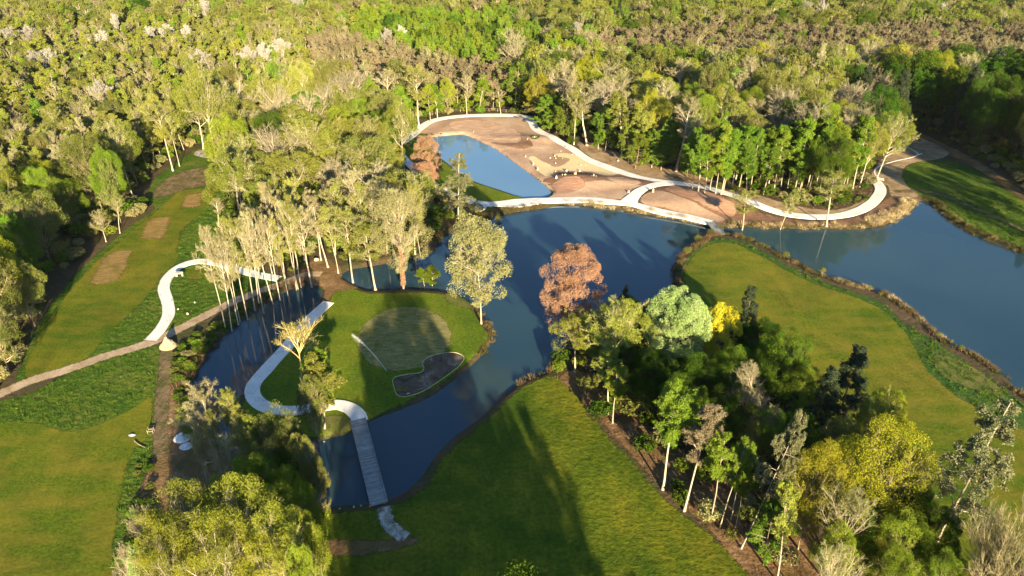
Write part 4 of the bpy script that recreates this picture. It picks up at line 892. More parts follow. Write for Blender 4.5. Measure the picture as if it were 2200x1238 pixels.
for i in order:
    zi = zone[i]; zn, zp, sp, hh, kk = ZONES[zi]
    x, y = cx_[i], cy_[i]
    if x > -25 and y < 45: continue
    if not near_ok(x, y, sp): continue
    put(x, y, sp); ks = list(kk)
    wv = np.array([kk[k] for k in ks], float)
    # kinds drift in clumps
    for q, k in enumerate(ks): wv[q] *= .25 + 1.6 * vnoise(np.array([x]), np.array([y]), 22 if sp > 5 else 16, hash(k) % 1 + sum(map(ord, k)) % 13)[0]
    k = rng.choice(ks, p=wv / wv.sum())
    h = rng.uniform(*hh); r = sp * rng.uniform(.52, .78) * (1.15 if k in ('gold', 'goldspread', 'olive', 'bare', 'lime', 'dense') else 0.95)
    if k in ('slim', 'slimgold', 'talltan', 'conifer'): r = min(r, h * .2)
    vis = (-60 < px_[i] < 2260) and py_[i] < 1330
    cand.append((x, y, h, r, k, zn, vis))
ind = [c for c in cand if c[6] and c[1] < 265 or (c[1] < 150)]
ind = sorted(ind, key=lambda c: math.hypot(c[0], c[1]))[:MAXIND]
ids = set(id(c) for c in ind)
for x, y, h, r, k, zn, v in ind:
    plant(k, x, y, h, r, KL[k] + ' ' + ZL[zn], 'trees ' + ZL[zn], z=-0.1 if y > 60 else None)
rest = [c for c in cand if id(c) not in ids]
print('individual trees', NT[0], 'far', len(rest))
# the far wood: one object scattering whole trees over its points
def scatter(name, items, protos, label, cat):
    """items: (x,y,z,rot,sxy,sz,kindindex); protos: list of mesh"""
    A = np.array(items, float)
    me = bpy.data.meshes.new(name); me.vertices.add(len(A)); me.vertices.foreach_set('co', A[:, :3].astype(np.float32).ravel())
    a = me.attributes.new('rot', 'FLOAT', 'POINT'); a.data.foreach_set('value', A[:, 3].astype(np.float32))
    a = me.attributes.new('siz', 'FLOAT_VECTOR', 'POINT'); a.data.foreach_set('vector', A[:, [4, 4, 5]].astype(np.float32).ravel())
    a = me.attributes.new('knd', 'INT', 'POINT'); a.data.foreach_set('value', A[:, 6].astype(np.int32))
    o = link(name, me)
    gcol = bpy.data.collections.new(name + '_kinds')
    for i, pm in enumerate(protos):
        po = bpy.data.objects.new('%s_kind_%02d' % (name, i), pm); gcol.objects.link(po)
    ng = bpy.data.node_groups.new(name, 'GeometryNodeTree')
    ng.interface.new_socket('Geometry', in_out='INPUT', socket_type='NodeSocketGeometry'); ng.interface.new_socket('Geometry', in_out='OUTPUT', socket_type='NodeSocketGeometry')
    gi = ng.nodes.new('NodeGroupInput'); go = ng.nodes.new('NodeGroupOutput')
    ci = ng.nodes.new('GeometryNodeCollectionInfo'); ci.inputs['Collection'].default_value = gcol; ci.inputs['Separate Children'].default_value = True; ci.inputs['Reset Children'].default_value = True
    ip = ng.nodes.new('GeometryNodeInstanceOnPoints'); ip.inputs['Pick Instance'].default_value = True
    def attr(nm, ty):
        q = ng.nodes.new('GeometryNodeInputNamedAttribute'); q.data_type = ty; q.inputs['Name'].default_value = nm
        return [s for s in q.outputs if s.enabled and s.name == 'Attribute'][0]
    cb = ng.nodes.new('ShaderNodeCombineXYZ'); ng.links.new(attr('rot', 'FLOAT'), cb.inputs[2])
    er = ng.nodes.new('FunctionNodeEulerToRotation'); ng.links.new(cb.outputs[0], er.inputs[0])
    ng.links.new(gi.outputs[0], ip.inputs['Points']); ng.links.new(ci.outputs[0], ip.inputs['Instance'])
    ng.links.new(attr('knd', 'INT'), ip.inputs['Instance Index']); ng.links.new(er.outputs[0], ip.inputs['Rotation']); ng.links.new(attr('siz', 'FLOAT_VECTOR'), ip.inputs['Scale'])
    ng.links.new(ip.outputs[0], go.inputs[0])
    md = o.modifiers.new('scatter', 'NODES'); md.node_group = ng
    return tag(o, label, cat, kind='stuff')
FARP, FARI = [], {}
def far_proto(kind, var):
    key = (kind, var)
    if key in FARI: return FARI[key]
    shp, bk, lf, nl, ls = KIND[kind]
    k_ = .26; limbs, tw, lv = tree_arrays(shp, 301 + var * 31 + sum(map(ord, kind)), int(nl * k_ * .95), ls * 1.95, .5, kind != 'bare')
    V = np.concatenate([limbs[0], tw[0], lv[0]]); nb = len(limbs[1]) + len(tw[1])
    F = np.concatenate([limbs[1], tw[1] + len(limbs[0]), lv[1] + len(limbs[0]) + len(tw[0])])
    mi = np.concatenate([np.zeros(nb), np.ones(len(lv[1]))]); ti = np.concatenate([np.zeros(nb), lv[2]])
    me = mesh_np(kind + '_far', V, F, [BK[bk], LF[lf]], mi, False, ti)
    rad = np.percentile(np.hypot(lv[0][:, 0], lv[0][:, 1]), 93); top = np.percentile(lv[0][:, 2], 99.7)
    FARP.append(me); FARI[key] = (len(FARP) - 1, rad, top); return FARI[key]
items = []
for x, y, h, r, k, zn, v in rest:
    i, rad, top = far_proto(k, int(rng.integers(0, 2)))
    items.append((x, y, -.1, rng.uniform(0, 6.28), r / rad, h / top, i))
scatter('distant_wood', items, FARP, 'spring woodland stretching to the top of the frame', 'woodland')
def ordinal(n):
    u = 'zeroth first second third fourth fifth sixth seventh eighth ninth tenth eleventh twelfth thirteenth fourteenth fifteenth sixteenth seventeenth eighteenth nineteenth'.split()
    if n < 20: return u[n]
    t = {2: 'twent', 3: 'thirt', 4: 'fort', 5: 'fift', 6: 'sixt', 7: 'sevent', 8: 'eight', 9: 'ninet'}[n // 10]
    return t + 'ieth' if n % 10 == 0 else t + 'y-' + u[n % 10]
PK = {}
for o in list(bpy.context.scene.collection.objects):
    if o.get('group') and o.get('category') == 'tree':
        if o['label'] == 'x':
            me = [c for c in o.children if c.name.startswith('crown')][0].data.name.split('_')[0]
            o['label'] = KL[me] + (' inside the right grove' if 'right grove' in o['group'] else ' in the bottom left group' if 'group' in o['group'] else ' on the shaded bank left of the boardwalk')
        PK.setdefault(o['label'], []).append(o)
for lb, os_ in PK.items():
    if len(os_) < 2 or 'below the camera' in lb or 'outside' in lb: continue
    def sx_(o): return float(proj(o.location.x, o.location.y, 8.0)[0])
    os_.sort(key=sx_)
    for i, o in enumerate(os_):
        o['label'] = ('leftmost ' if i == 0 else 'rightmost ' if i == len(os_) - 1 else ordinal(i + 1) + ' from left, ') + lb.replace(' with pale trunk', '').replace(' with pale limbs', '').replace(' with layered boughs', '')
def area_pts(poly, den, g, z=.02):
    P = np.array(smooth(Gs(poly), True, 3)); x0, y0 = P.min(0); x1, y1 = P.max(0); y0 = max(y0, 45)
    n = int((x1 - x0) * (y1 - y0) * den); q = np.column_stack([g.uniform(x0, x1, n), g.uniform(y0, y1, n)])
    k = inpoly(q[:, 0], q[:, 1], [tuple(a) for a in P]) & (wsd(q[:, 0], q[:, 1]) > .3); 
    q = q[k]; return q
gg = np.random.default_rng(3)
# undergrowth in every wood
U = []
UG = []
for kd, sd in (('leafyround', 3), ('olive', 5), ('dense', 7), ('bare', 9)):
    shp, bk, lf, nl, ls = KIND[kd]
    limbs, tw, lv = tree_arrays('dome', 900 + sd, 1300, .75, .35)
    UG.append(mesh_np('undergrowth_' + kd, lv[0], lv[1], [LF[lf]], np.zeros(len(lv[1])), False, lv[2]))
ux, uy = np.meshgrid(np.arange(-260, 300, 3.1), np.arange(50, 380, 3.1)); ux = ux.ravel() + rng.uniform(-1.4, 1.4, ux.size); uy = uy.ravel() + rng.uniform(-1.4, 1.4, uy.size)
qx, qy = proj(ux, uy, 0.); m = (qx > -100) & (qx < 2300) & (qy < 1330); ux, uy = ux[m], uy[m]
ok = np.ones(ux.size, bool)
for P_ in OPENA:
    P_ = np.array(P_); x0, y0 = P_.min(0) - 3; x1, y1 = P_.max(0) + 3
    m = (ux > x0) & (ux < x1) & (uy > y0) & (uy < y1) & ok
    if m.any():
        d = sdf(ux[m], uy[m], [tuple(p) for p in P_]); ok[np.where(m)[0][d < .9]] = False
bx_, by_ = proj(ux, uy, 0.)
ok &= ~inpoly(bx_, by_, [(1440,490),(1560,497),(2300,497),(2300,920),(1850,720),(1440,640)])
for x, y in zip(ux[ok], uy[ok]):
    if rng.random() < .25: continue
    s = rng.uniform(.07, .17); v = vnoise(np.array([x]), np.array([y]), 18, 2)[0]
    U.append((x, y, -.1, rng.uniform(0, 6.28), s * 1.5, s, int(rng.choice(4, p=[.25 + .1 * v, .25, .25 - .1 * v, .25]))))
for poly, den in (([(372,758),(400,732),(460,702),(500,670),(560,642),(600,628),(560,652),(510,692),(470,727),(436,768),(408,812),(400,868),(378,860),(368,800)], .9), ([(300,985),(330,1010),(330,1100),(290,1170),(280,1260),(250,1300),(262,1180),(285,1080)], .14), ([(460,1000),(520,1000),(700,1095),(690,1150),(500,1100)], .2), ([(1350,800),(1480,940),(1640,1060),(1760,1170),(1850,1300),(1950,1300),(1900,1100),(1700,900),(1500,750)], .1), ([(1600,400),(1850,400),(1870,430),(1780,450),(1640,425)], .12), ([(1480,400),(1600,400),(1640,425),(1560,412)], .1)):
    q = area_pts(poly, den, gg) 
    for x, y in q:
        s = gg.uniform(.025, .075); U.append((x, y, tz(x, y) - .1, gg.uniform(0, 6.28), s * 1.6, s * .8, int(gg.choice(4, p=[.25, .4, .3, .05]))))
scatter('undergrowth', U, UG, 'low shrubs and brambles on the woodland floor', 'undergrowth')
#@@DETAIL
# ------------------------------------------------------------------ bank vegetation
def tufts(name, pts, hgt, spread, nb, mat, label, cat, wid=.05, seed=1):
    """pts (n,3) roots; each a fan of nb blades"""
    g = np.random.default_rng(seed); n = len(pts); P = np.repeat(np.asarray(pts, float), nb, 0); m = len(P)
    a = g.uniform(0, 2 * np.pi, m); hs = np.repeat(g.uniform(.5, 1.3, n), nb); rr = g.random(m) ** .6 * spread
    root = P + np.column_stack([np.cos(a) * rr, np.sin(a) * rr, np.zeros(m)])
    tip = root + np.column_stack([np.cos(a) * rr * .8 + g.normal(0, .1, m), np.sin(a) * rr * .8 + g.normal(0, .1, m), hgt * hs * g.uniform(.6, 1.15, m) * (1 - .45 * (rr / spread) ** 2)])
    b = g.uniform(0, 2 * np.pi, m); wv = np.column_stack([np.cos(b), np.sin(b), np.zeros(m)]) * wid * g.uniform(.6, 1.5, m)[:, None]
    V = np.stack([root - wv, root + wv, tip], 1).reshape(-1, 3); F = np.arange(3 * m).reshape(m, 3)
    ti = np.clip(np.repeat(g.random(n), nb) * .6 + g.random(m) * .4, 0, 1)
    return tag(link(name, mesh_np(name, V, F, mat, None, False, ti)), label, cat, kind='stuff')
LF['reed'] = m_leaf('dry_reeds', (0.28, 0.20, 0.09), (0.42, 0.33, 0.17), (0.55, 0.46, 0.27), 0.0, 0.0)
LF['sedge'] = m_leaf('bank_sedge', (0.06, 0.07, 0.02), (0.13, 0.11, 0.04), (0.25, 0.17, 0.08), 0.0, 0.0)
LF['grassb'] = m_leaf('grass_blades', (0.04, 0.10, 0.012), (0.08, 0.15, 0.018), (0.14, 0.18, 0.03), 0.0, 0.0)
LF['brush'] = m_leaf('dry_brush', (0.09, 0.06, 0.035), (0.18, 0.11, 0.06), (0.3, 0.2, 0.12), 0.0, 0.0)
def along(seg, den, w0, w1, g, z=None):
    P = np.array(smooth(Gs(seg, WZ), False, 4)); out = []
    for i in range(len(P) - 1):
        a, b = P[i], P[i + 1]; L = np.linalg.norm(b - a); k = g.poisson(L * den)
        t = g.random(k)[:, None]; q = a + (b - a) * t; nn = np.array([-(b - a)[1], (b - a)[0]]) / (L + 1e-9)
        out.append(q + nn * g.uniform(w0, w1, k)[:, None])
    q = np.concatenate(out); d = wsd(q[:, 0], q[:, 1]); k = d > -.35; q = q[k]
    return np.column_stack([q, terr_np(q[:, 0], q[:, 1]) - .05])
gg = np.random.default_rng(3)
S_north = [(1205,440),(1240,441),(1300,447),(1370,458),(1440,469),(1500,480),(1528,485)]
S_mid = [(1562,488),(1600,488),(1680,491),(1770,492),(1860,490),(1900,483),(1935,465),(1955,448),(1966,436)]
S_far = [(1985,432),(2010,445),(2030,465),(2060,485),(2110,512),(2170,536),(2200,547),(2300,585)]
S_pen = [(2300,910),(2200,850),(2150,803),(2090,765),(2030,735),(1990,700),(1950,665),(1900,632)]
S_pen2 = [(1900,632),(1865,622),(1825,612),(1760,592),(1700,562),(1640,530),(1600,512),(1555,505),(1525,508)]
S_lip = [(1525,508),(1500,522),(1475,540),(1455,565),(1448,600),(1445,625)]
S_w = [(940,520),(965,500),(1010,482),(1050,468),(1100,457),(1180,446)]
S_pond = [(408,865),(412,825),(440,772),(480,722),(520,687),(570,652),(620,624),(660,613)]
S_isl = [(1020,768),(1056,732),(1055,710),(1042,690),(1025,665)]
S_low = [(1195,775),(1175,800),(1140,812),(1115,825),(1080,852)]
def both(seg, den, w): return along(seg, den, -w, w, gg)
reed = np.concatenate([both(S_north, 2.6, 1.6), both(S_mid, 2.4, 1.5), both([(1880,486),(1935,465),(1955,448),(1966,436)], 5, 3.2), both(S_pen[4:], .8, 1.), both([(1770,592),(1825,612),(1870,624)], 3.0, 1.2)])
tufts('bank_reeds', reed, 1.0, .75, 70, LF['reed'], 'dry tan reeds and tussocks fringing the lake', 'reeds', .05, 4)
sedge = np.concatenate([both(S_far, 3, 1.8), both(S_pen, 2.6, 1.4), both(S_pen2, 3.0, 1.6), both(S_lip, 3.6, 1.7), both(S_w, 3.6, 1.8), both(S_isl, 1.2, .8), both(S_low, 1.5, .9), both(S_mid, 1.2, 1.5)])
tufts('bank_sedge', sedge, .85, .7, 60, LF['sedge'], 'dark green and brown waterside plants on the lake banks', 'bank plants', .06, 5)
brush = np.concatenate([both(S_pond, 3.0, 2.4), both(S_lip, 1.6, 1.5), both([(1500,522),(1540,507),(1600,514)], 1.5, 1.0), both(S_pen[2:], .9, 1.2)])
tufts('bank_brush', brush, .9, .7, 55, LF['brush'], 'reddish brown brushwood on the pond and peninsula banks', 'brushwood', .05, 6)
PATHS = [P_ for P_ in OPEN]
def minus(q, polys):
    k = np.ones(len(q), bool)
    for P_ in polys: k &= ~inpoly(q[:, 0], q[:, 1], P_)
    return q[k]
STR = {o.name: o for o in bpy.data.objects}
rough_polys = [
 [(-40,890),(60,845),(240,768),(320,742),(352,760),(345,830),(338,920),(325,990),(262,1238),(235,1330),(245,1170),(262,1080),(285,985),(322,930),(330,850),(240,900),(150,925),(60,905),(-60,940)],
 [(320,745),(240,770),(190,772),(275,680),(325,630),(350,600),(356,650),(350,700),(325,735)],
 [(365,600),(400,575),(480,578),(560,580),(540,620),(440,680),(372,712),(362,680),(358,640)],
 [(385,520),(410,480),(455,440),(490,480),(480,540),(420,552),(388,550)],
 [(372,760),(400,730),(460,700),(560,640),(510,690),(435,768),(410,815),(402,860),(372,850)],
 [(1868,650),(1910,662),(1950,700),(2050,760),(2170,845),(2200,880),(2160,905),(2090,868),(2030,830),(1985,785),(1968,745),(1940,705)],
 [(1530,515),(1600,522),(1700,575),(1820,622),(1870,640),(1820,632),(1700,585),(1600,532)],
 [(1990,440),(2100,400),(2300,500),(2300,590),(2200,535),(2120,500),(2050,470)],
]
gr = np.concatenate([area_pts(p, .9, gg) for p in rough_polys]); gr = minus(gr, [P_ for P_ in OPEN[-16:]])
gr = np.column_stack([gr, terr_np(gr[:, 0], gr[:, 1])])
tufts('grass_tufts', gr, .42, .42, 26, LF['grassb'], 'tussocky long grass on the unmown ground', 'grass', .05, 7)
lit = np.concatenate([area_pts([(1195,812),(1240,800),(1350,880),(1520,1020),(1640,1090),(1800,1330),(1690,1330),(1600,1230),(1500,1120),(1360,985),(1225,840)], .8, gg), area_pts([(340,880),(400,880),(470,965),(470,1060),(430,1110),(285,1180),(322,990)], .8, gg),
                      area_pts([(1480,385),(1580,400),(1720,445),(1800,450),(1870,425),(1880,400),(1800,430),(1700,430),(1580,410)], .6, gg)])
lit = minus(lit, OPEN[-16:]); lit = np.column_stack([lit, terr_np(lit[:, 0], lit[:, 1])])
tufts('brushwood_litter', lit, .3, .5, 22, LF['brush'], 'brown twigs and dead bracken on the bare ground', 'litter', .04, 8)

# ------------------------------------------------------------------ boulders and built things
def rock_mesh(name, seed, mat, flat=1.0, pts=26):
    import bmesh
    r_ = random.Random(seed); bm = bmesh.new()
    for _ in range(pts):
        v = Vector((r_.gauss(0, 1), r_.gauss(0, 1), r_.gauss(0, 1))).normalized() * r_.uniform(.8, 1.05)
        bm.verts.new((v.x, v.y * .8, max(-.35, v.z * flat) ))
    bmesh.ops.convex_hull(bm, input=bm.verts)
    for v in [v for v in bm.verts if not v.link_faces]: bm.verts.remove(v)
    bmesh.ops.bevel(bm, geom=list(bm.edges), offset=.05, segments=1, affect='EDGES')
    me = bpy.data.meshes.new(name); bm.to_mesh(me); bm.free(); me.materials.append(mat); return me
RK = [rock_mesh('boulder', s, M['stone'] if s % 2 else M['stone_tan']) for s in range(6)]
# x, y, width px, height px (above ground), label
def boulder(px, py, wpx, hpx, label, group=None, i=0, name='boulder', z=0):
    x, y = G(px, py); dp = y * math.cos(PITCH) + CAM_H * math.sin(PITCH)
    o = link(name, RK[i % 6]); w_ = wpx * dp / FPX / 2; h_ = hpx * dp / FPX / math.cos(R(20))
    o.location = (x, y, tz(x, y) + .1 * h_ + z); o.scale = (w_, w_ * .85, h_ * .8); o.rotation_euler = (0, 0, (px * 1.7) % 6.28)
    return tag(o, label, 'boulder', group)
BO = [
 (1017,284,4,4,'pale boulder on the far raked soil oval'),(951,297,5,6,'pale boulder at the far left corner of the pond'),(947,337,4,4,'pale stone in the water beside the rusty tree'),
 (1133,304,4,4,'pale boulder left of the small green ring'),(1148,301,4,4,'small stone inside the green ring'),(1217,318,9,4,'boulder beside the far path above the sand'),
 (1129,337,5,4,'small boulder at the left tip of the sand'),(1146,355,5,9,'tall white standing stone at the left of the sand'),(1155,366,6,7,'upright stone just below the tall white standing stone'),
 (1205,326,4,3,'small boulder at the top of the sand'),(1229,333,4,3,'small boulder at the upper right of the sand'),(1182,340,5,3,'leftmost low boulder of the upper boulder cluster'),
 (1192,336,6,4,'whitest boulder of the upper boulder cluster'),(1194,341,4,3,'lowest small boulder of the upper boulder cluster'),(1200,337,4,3,'right boulder of the upper boulder cluster'),
 (1208,341,3,2,'smallest stone right of the upper boulder cluster'),(1193,351,5,3,'lone boulder on the dark patch in the sand'),(1266,346,5,3,'boulder touching the path above the sand'),
 (1247,355,5,3,'left boulder of the pair on the brown patch'),(1258,355,4,2,'right boulder of the pair on the brown patch'),(1217,370,6,7,'upright boulder on the lower sand edge'),
 (1245,369,6,5,'round white boulder on the lower sand edge'),(1193,369,5,3,'low boulder with forked shadow on the lower left sand'),(1195,388,6,8,'tall tan boulder on dark soil nearest the pond'),
 (1208,384,3,3,'small left stone of the low arch'),(1214,384,7,3,'long tan stone of the low arch'),(1235,384,10,7,'largest pointed boulder below the sand'),
 (1275,388,4,7,'slim white standing stone on the curved mound'),(1271,388,2,2,'tiny white stone beside the slim standing stone'),(1280,388,3,2,'tiny tan stone right of the slim standing stone'),
 (1350,420,7,6,'round white boulder left of the path fork'),(1364,416,6,4,'faint tan boulder right of the round white one'),(1402,422,5,11,'tall white standing stone inside the path fork'),
 (1328,346,6,4,'boulder in the cleared strip above the far path'),(1365,361,5,4,'tan boulder in the cleared strip farther right'),(1720,426,5,4,'tan boulder under the bright green trees'),
 (680,560,14,7,'large white boulder left of the brown clearing'),(403,677,7,6,'small white stone nearest the dirt track'),(383,666,5,4,'small stone beside the white path bend'),(419,652,5,5,'small white stone farthest from the white path'),
]
for i, b in enumerate(BO): boulder(*b, i=i)
# shoreline stones by the tan bank
for i in range(14):
    t = i / 13; boulder(684 + 72 * t, 947 - 16 * t + 2 * math.sin(i * 2), 6 + (i * 37 % 5), 3 + (i % 3), 'flat tan stone edging the water below the tan bank', 'stones edging the tan bank', i=i * 2, name='bank_stone')
for i, (a, b) in enumerate([(700,1093),(730,1092),(760,1088),(775,1084),(795,1088)]): boulder(a, b, 7, 3, 'small stone at the water edge left of the boardwalk foot', 'stones beside the boardwalk foot', i=i, name='bank_stone')

def box(bmv, x0, x1, y0, y1, z0, z1):
    V, F = bmv; o = len(V)
    V += [(x0, y0, z0), (x1, y0, z0), (x1, y1, z0), (x0, y1, z0), (x0, y0, z1), (x1, y0, z1), (x1, y1, z1), (x0, y1, z1)]
    F += [[o + k for k in f] for f in ((0, 3, 2, 1), (4, 5, 6, 7), (0, 1, 5, 4), (1, 2, 6, 5), (2, 3, 7, 6), (3, 0, 4, 7))]
def bridge(name, a, b, width, label, posts):
    ax, ay = G(*a); bx, by = G(*b); L = math.hypot(bx - ax, by - ay); th = math.atan2(-(bx - ax), by - ay)
    e = empty(name, (ax, ay, .16), th); tag(e, label, 'footbridge')
    m = ([], []); box(m, -width / 2, width / 2, 0, L, -.08, 0); link('deck', mesh_np('deck', m[0], np.array(m[1]), M['deck']), e)
    for s in (-1, 1):
        m = ([], []); box(m, s * width / 2 - .07, s * width / 2 + .07, .01, L - .01, .003, .16); link('kerb_beam', mesh_np('kerb_beam', m[0], np.array(m[1]), M['deck']), e)
        m = ([], []); box(m, s * width * .32 - .1, s * width * .32 + .1, .02, L - .02, -.38, -.083); link('girder', mesh_np('girder', m[0], np.array(m[1]), M['wood']), e)
    for k in range(1, posts):
        for s in (-1, 1):
            m = ([], []); box(m, s * width * .32 - .12, s * width * .32 + .12, L * k / posts - .12, L * k / posts + .12, -1.8, -.385); link('post', mesh_np('post', m[0], np.array(m[1]), M['wood']), e)
    return e
bridge('boardwalk', (815, 1085), (769, 903), 2.35, 'long grey plank boardwalk crossing the channel to the island', 7)
bridge('footbridge', (1547, 505), (1527, 478), 2.3, 'short grey footbridge between the lake path and the right peninsula', 3)
# stone bench beside the left path: slab on two feet
x, y = G(386, 594); e = empty('stone_bench', (x, y, tz(x, y)), R(10)); tag(e, 'pale stone slab bench on two feet beside the left white path', 'bench')
def slabm(w, d, h, seed, mat):
    import bmesh
    r_ = random.Random(seed); bm = bmesh.new(); n = 9
    bot = [bm.verts.new((w / 2 * math.cos(t * 6.283 / n) * r_.uniform(.85, 1.1), d / 2 * math.sin(t * 6.283 / n) * r_.uniform(.85, 1.1), 0)) for t in range(n)]
    top_ = [bm.verts.new((v.co.x * .93, v.co.y * .93, h * r_.uniform(.9, 1.05))) for v in bot]
    bm.faces.new(bot[::-1]); bm.faces.new(top_)
    for i in range(n): bm.faces.new((bot[i], bot[(i + 1) % n], top_[(i + 1) % n], top_[i]))
    me = bpy.data.meshes.new('slab'); bm.to_mesh(me); bm.free(); me.materials.append(mat); return me
o = link('slab', slabm(2.1, 1.0, .25, 1, M['stone']), e); o.location = (0, 0, .75)
for s in (-1, 1):
    o = link('leg', slabm(.5, .6, .78, 3 + s, M['stone']), e); o.location = (s * .62, 0, 0)
# bench at the far right bend of the path
x, y = G(1890, 391); e = empty('bench', (x, y, tz(x, y) + .12), R(-30)); tag(e, 'small pale bench with dark frame at the far right path bend', 'bench')
m = ([], []); box(m, -.9, .9, -.25, .25, .42, .5); link('seat', mesh_np('seat', m[0], np.array(m[1]), M['stone']), e)
m = ([], []); box(m, -.9, .9, .22, .3, .52, .9); link('backrest', mesh_np('backrest', m[0], np.array(m[1]), M['stone']), e)
for s in (-1, 1):
    m = ([], []); box(m, s * .75 - .05, s * .75 + .05, -.2, .28, 0, .417); link('leg', mesh_np('leg', m[0], np.array(m[1]), M['dark']), e)
# earth mound at the end of the wheel track (steep far face)
def mound(name, px, py, w_, d_, h_, mat, label, cat, seed=0, peak=.2):
    x, y = G(px, py); n = 40; u, v = np.meshgrid(np.linspace(-1, 1, n), np.linspace(-1, 1, n))
    r_ = np.sqrt(u ** 2 + v ** 2); hh = np.clip(1 - r_, 0, 1) ** .8 * (1 + .35 * (vnoise(u * 5, v * 5, 1, seed) - .5))
    hh = np.where(r_ >= 1, -.15, hh)
    Z = hh * h_ + .1 * h_ * (vnoise(u * 14, v * 14, 1, seed + 1) - .5) * (r_ < .95)
    id_ = np.arange(n * n).reshape(n, n); F = np.stack([id_[:-1, :-1], id_[:-1, 1:], id_[1:, 1:], id_[1:, :-1]], -1).reshape(-1, 4)
    o = link(name, mesh_np(name, np.stack([u * w_, v * d_, Z], -1).reshape(-1, 3), F, mat, smooth_=False)); o.location = (x, y, tz(x, y))
    return tag(o, label, cat)
mound('earth_mound', 362, 745, 1.6, 1.5, 2.0, M['track'], 'pointed tan earth mound casting a triangular shadow on the dirt track', 'earth mound', 1)
mound('sheeted_heap', 391, 943, 1.3, 1.1, 1.1, M['tarp'], 'white sheeted heap, upper of the two beside the wheel track', 'heap', 4)
mound('sheeted_heap', 400, 960, 1.0, .9, .7, M['tarp'], 'dirty white sheeted heap, lower of the two beside the wheel track', 'heap', 7)
# crumpled grey sheet and small frame on the lower left lawn
mound('grey_sheet', 284, 936, .65, .4, .28, M['tarp_grey'], 'crumpled blue grey sheet lying on the lower left grass', 'sheet', 9)
x, y = G(325, 930); e = empty('wooden_frame', (x, y, tz(x, y)), R(8)); tag(e, 'small wooden crate frame standing near the wheel track', 'frame')
for sx in (-1, 1):
    for sy in (-1, 1):
        m = ([], []); box(m, sx * .4 - .04, sx * .4 + .04, sy * .3 - .04, sy * .3 + .04, 0, .8); link('post', mesh_np('post', m[0], np.array(m[1]), M['wood']), e)
m = ([], []); box(m, -.36, .36, -.34, -.26, .4, .5); box(m, -.36, .36, .26, .34, .4, .5); link('rail', mesh_np('rail', m[0], np.array(m[1]), M['wood']), e)
# fallen logs
def log(pts, r_, label, mat='pale'):
    P = np.array([(*G(a, b), 0) for a, b in pts]); P[:, 2] = [tz(p[0], p[1]) + r_ for p in P]
    P = np.array(smooth([tuple(p[:2]) for p in P], False, 4)); Z = np.array([tz(a, b) + r_ + .05 for a, b in P]); P = np.column_stack([P, Z])[None]
    V, F = tubes(P, np.array([r_]), np.array([r_ * .5]), 8)
    return tag(link('fallen_log', mesh_np('fallen_log', V, F, BK[mat], smooth_=True)), label, 'log')
log([(431,991),(445,997),(461,993)], .16, 'bleached curved log on the brown litter beside the narrow pond')
log([(290,950),(300,958),(313,964)], .1, 'thin bleached stick pair lying on the lower left grass', 'tan')
log([(1741,430),(1748,441),(1752,446)], .2, 'white log lying under the trees above the long path')
log([(1620,418),(1640,408),(1660,406)], .18, 'fallen branch among the bright green trees', 'tan')
# fence behind the far end of the soil
P = Gs([(925,248),(960,243),(1010,240),(1060,240),(1100,243)]); P = smooth(P, False, 5); e = empty('fence', (*P[0], 0)); tag(e, 'thin wooden post and wire fence behind the far end of the soil area', 'fence')
acc = 0
for i in range(0, len(P), 2):
    m = ([], []); x, y = P[i][0] - P[0][0], P[i][1] - P[0][1]; box(m, x - .07, x + .07, y - .07, y + .07, -.1, 1.2); link('post', mesh_np('post', m[0], np.array(m[1]), M['wood']), e)
for h_ in (.5, 1.05):
    Q = np.array([(a - P[0][0], b - P[0][1], h_) for a, b in P])[None]; V, F = tubes(Q, np.array([.03]), np.array([.03]), 4); link('rail', mesh_np('rail', V, F, M['wood']), e)
# little green ring planter on the soil
drape('grass_ring', ell(1149, 299, 11.5, 5.5, 0, 18), M['rough'], 0.08, 'small green ring of turf on the soil', open_=False)
drape('ring_centre', ell(1149, 299.3, 8, 3.2, 0, 14), M['soil'], 0.11, 'bare soil inside the small green ring', open_=False)
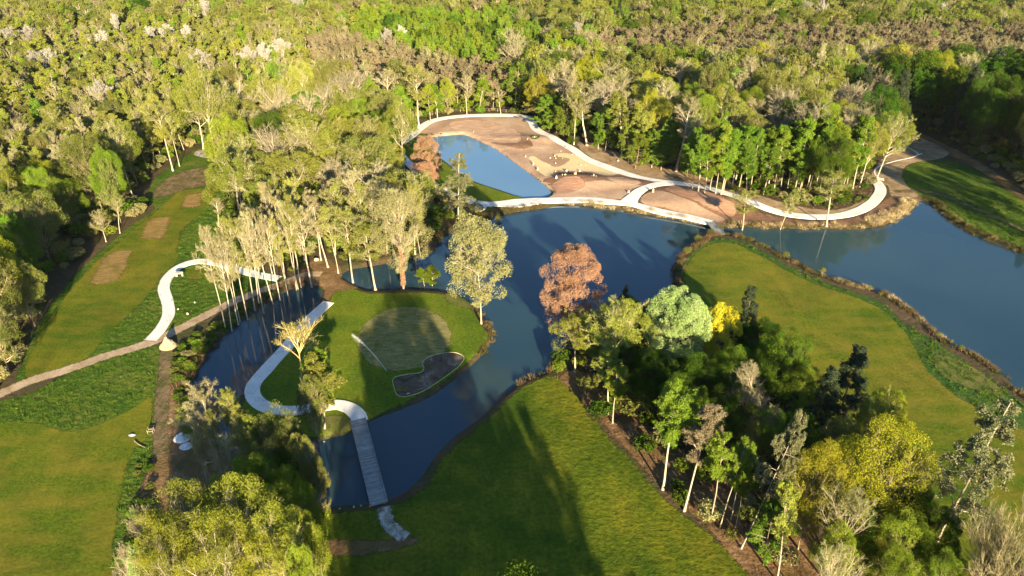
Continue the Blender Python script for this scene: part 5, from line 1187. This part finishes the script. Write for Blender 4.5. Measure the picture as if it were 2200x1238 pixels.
# sprinkler: riser, head and a fine jet of drops
x, y = G(832, 804); e = empty('sprinkler', (x, y, tz(x, y) + .05)); tag(e, 'lawn sprinkler throwing a thin white jet over the putting green', 'sprinkler')
V, F = tubes(np.array([[(0, 0, 0), (0, 0, .2), (0, 0, .35)]], float), np.array([.06]), np.array([.05]), 8); link('riser', mesh_np('riser', V, F, M['dark'], smooth_=True), e)
V, F = tubes(np.array([[(0, 0, .34), (-.12, .12, .44), (-.25, .25, .55)]], float), np.array([.05]), np.array([.03]), 8); link('nozzle', mesh_np('nozzle', V, F, M['dark'], smooth_=True), e)
ex, ey = G(756, 722); gx_, gy_ = ex - x, ey - y
nd = 3000; t = gg.random(nd) ** .8; sp = .015 + .13 * t ** 1.5
C = np.column_stack([gx_ * t, gy_ * t, .55 + 1.4 * 4 * t * (1 - t) * .55]) + gg.normal(0, 1, (nd, 3)) * sp[:, None] * np.array([1, 1, .9]); C[:, 2] -= np.abs(gg.normal(0, .5, nd)) * t ** 2
V, F = leaves(C, .024, gg, 0, 1.0)
mw, n_, o_ = new_mat('water_drops'); d_ = N(n_, 'ShaderNodeBsdfDiffuse', Color=(.85, .88, .92, 1)); t_ = N(n_, 'ShaderNodeBsdfTranslucent', Color=(.85, .88, .92, 1)); mx_ = n_.nodes.new('ShaderNodeMixShader')
n_.links.new(d_.outputs[0], mx_.inputs[1]); n_.links.new(t_.outputs[0], mx_.inputs[2]); n_.links.new(mx_.outputs[0], o_.inputs[0])
o = link('water_jet', mesh_np('water_jet', V, F, mw), e); o['kind'] = 'stuff'
# small bushes on the banks
for px, py, hp, wp in [(1692,552,16,16),(1768,592,20,14),(1868,626,14,8),(1892,636,10,8),(2066,755,14,14),(2042,735,12,10),(2016,722,12,10),(1068,470,18,16)]:
    hero('slimgold', px, py, py - hp, wp, 'small green sapling growing out of the lake bank reeds', 'saplings on the lake bank', name='sapling')
for px, py in [(1500,512),(1528,500),(1545,490),(1476,545),(1458,580)]:
    hero('olive', px, py, py - 14, 20, 'low green bush on the tip of the right peninsula bank', 'bushes at the peninsula tip', name='bush')
# ------------------------------------------------------------------ haze: one closed box of even air
m, n_, o_ = new_mat('haze_air')
pv = n_.nodes.new('ShaderNodeVolumePrincipled'); pv.inputs['Color'].default_value = (0.95, 0.96, 1.0, 1); pv.inputs['Density'].default_value = 0.00002; pv.inputs['Anisotropy'].default_value = 0.0
n_.links.new(pv.outputs[0], o_.inputs['Volume'])
b = ([], []); box(b, -3100, 3100, -1300, 4300, -3, 90)
hz = link('haze', mesh_np('haze', b[0], np.array(b[1]), m)); hz['kind'] = 'stuff'; hz['label'] = 'thin pale air over the woodland'
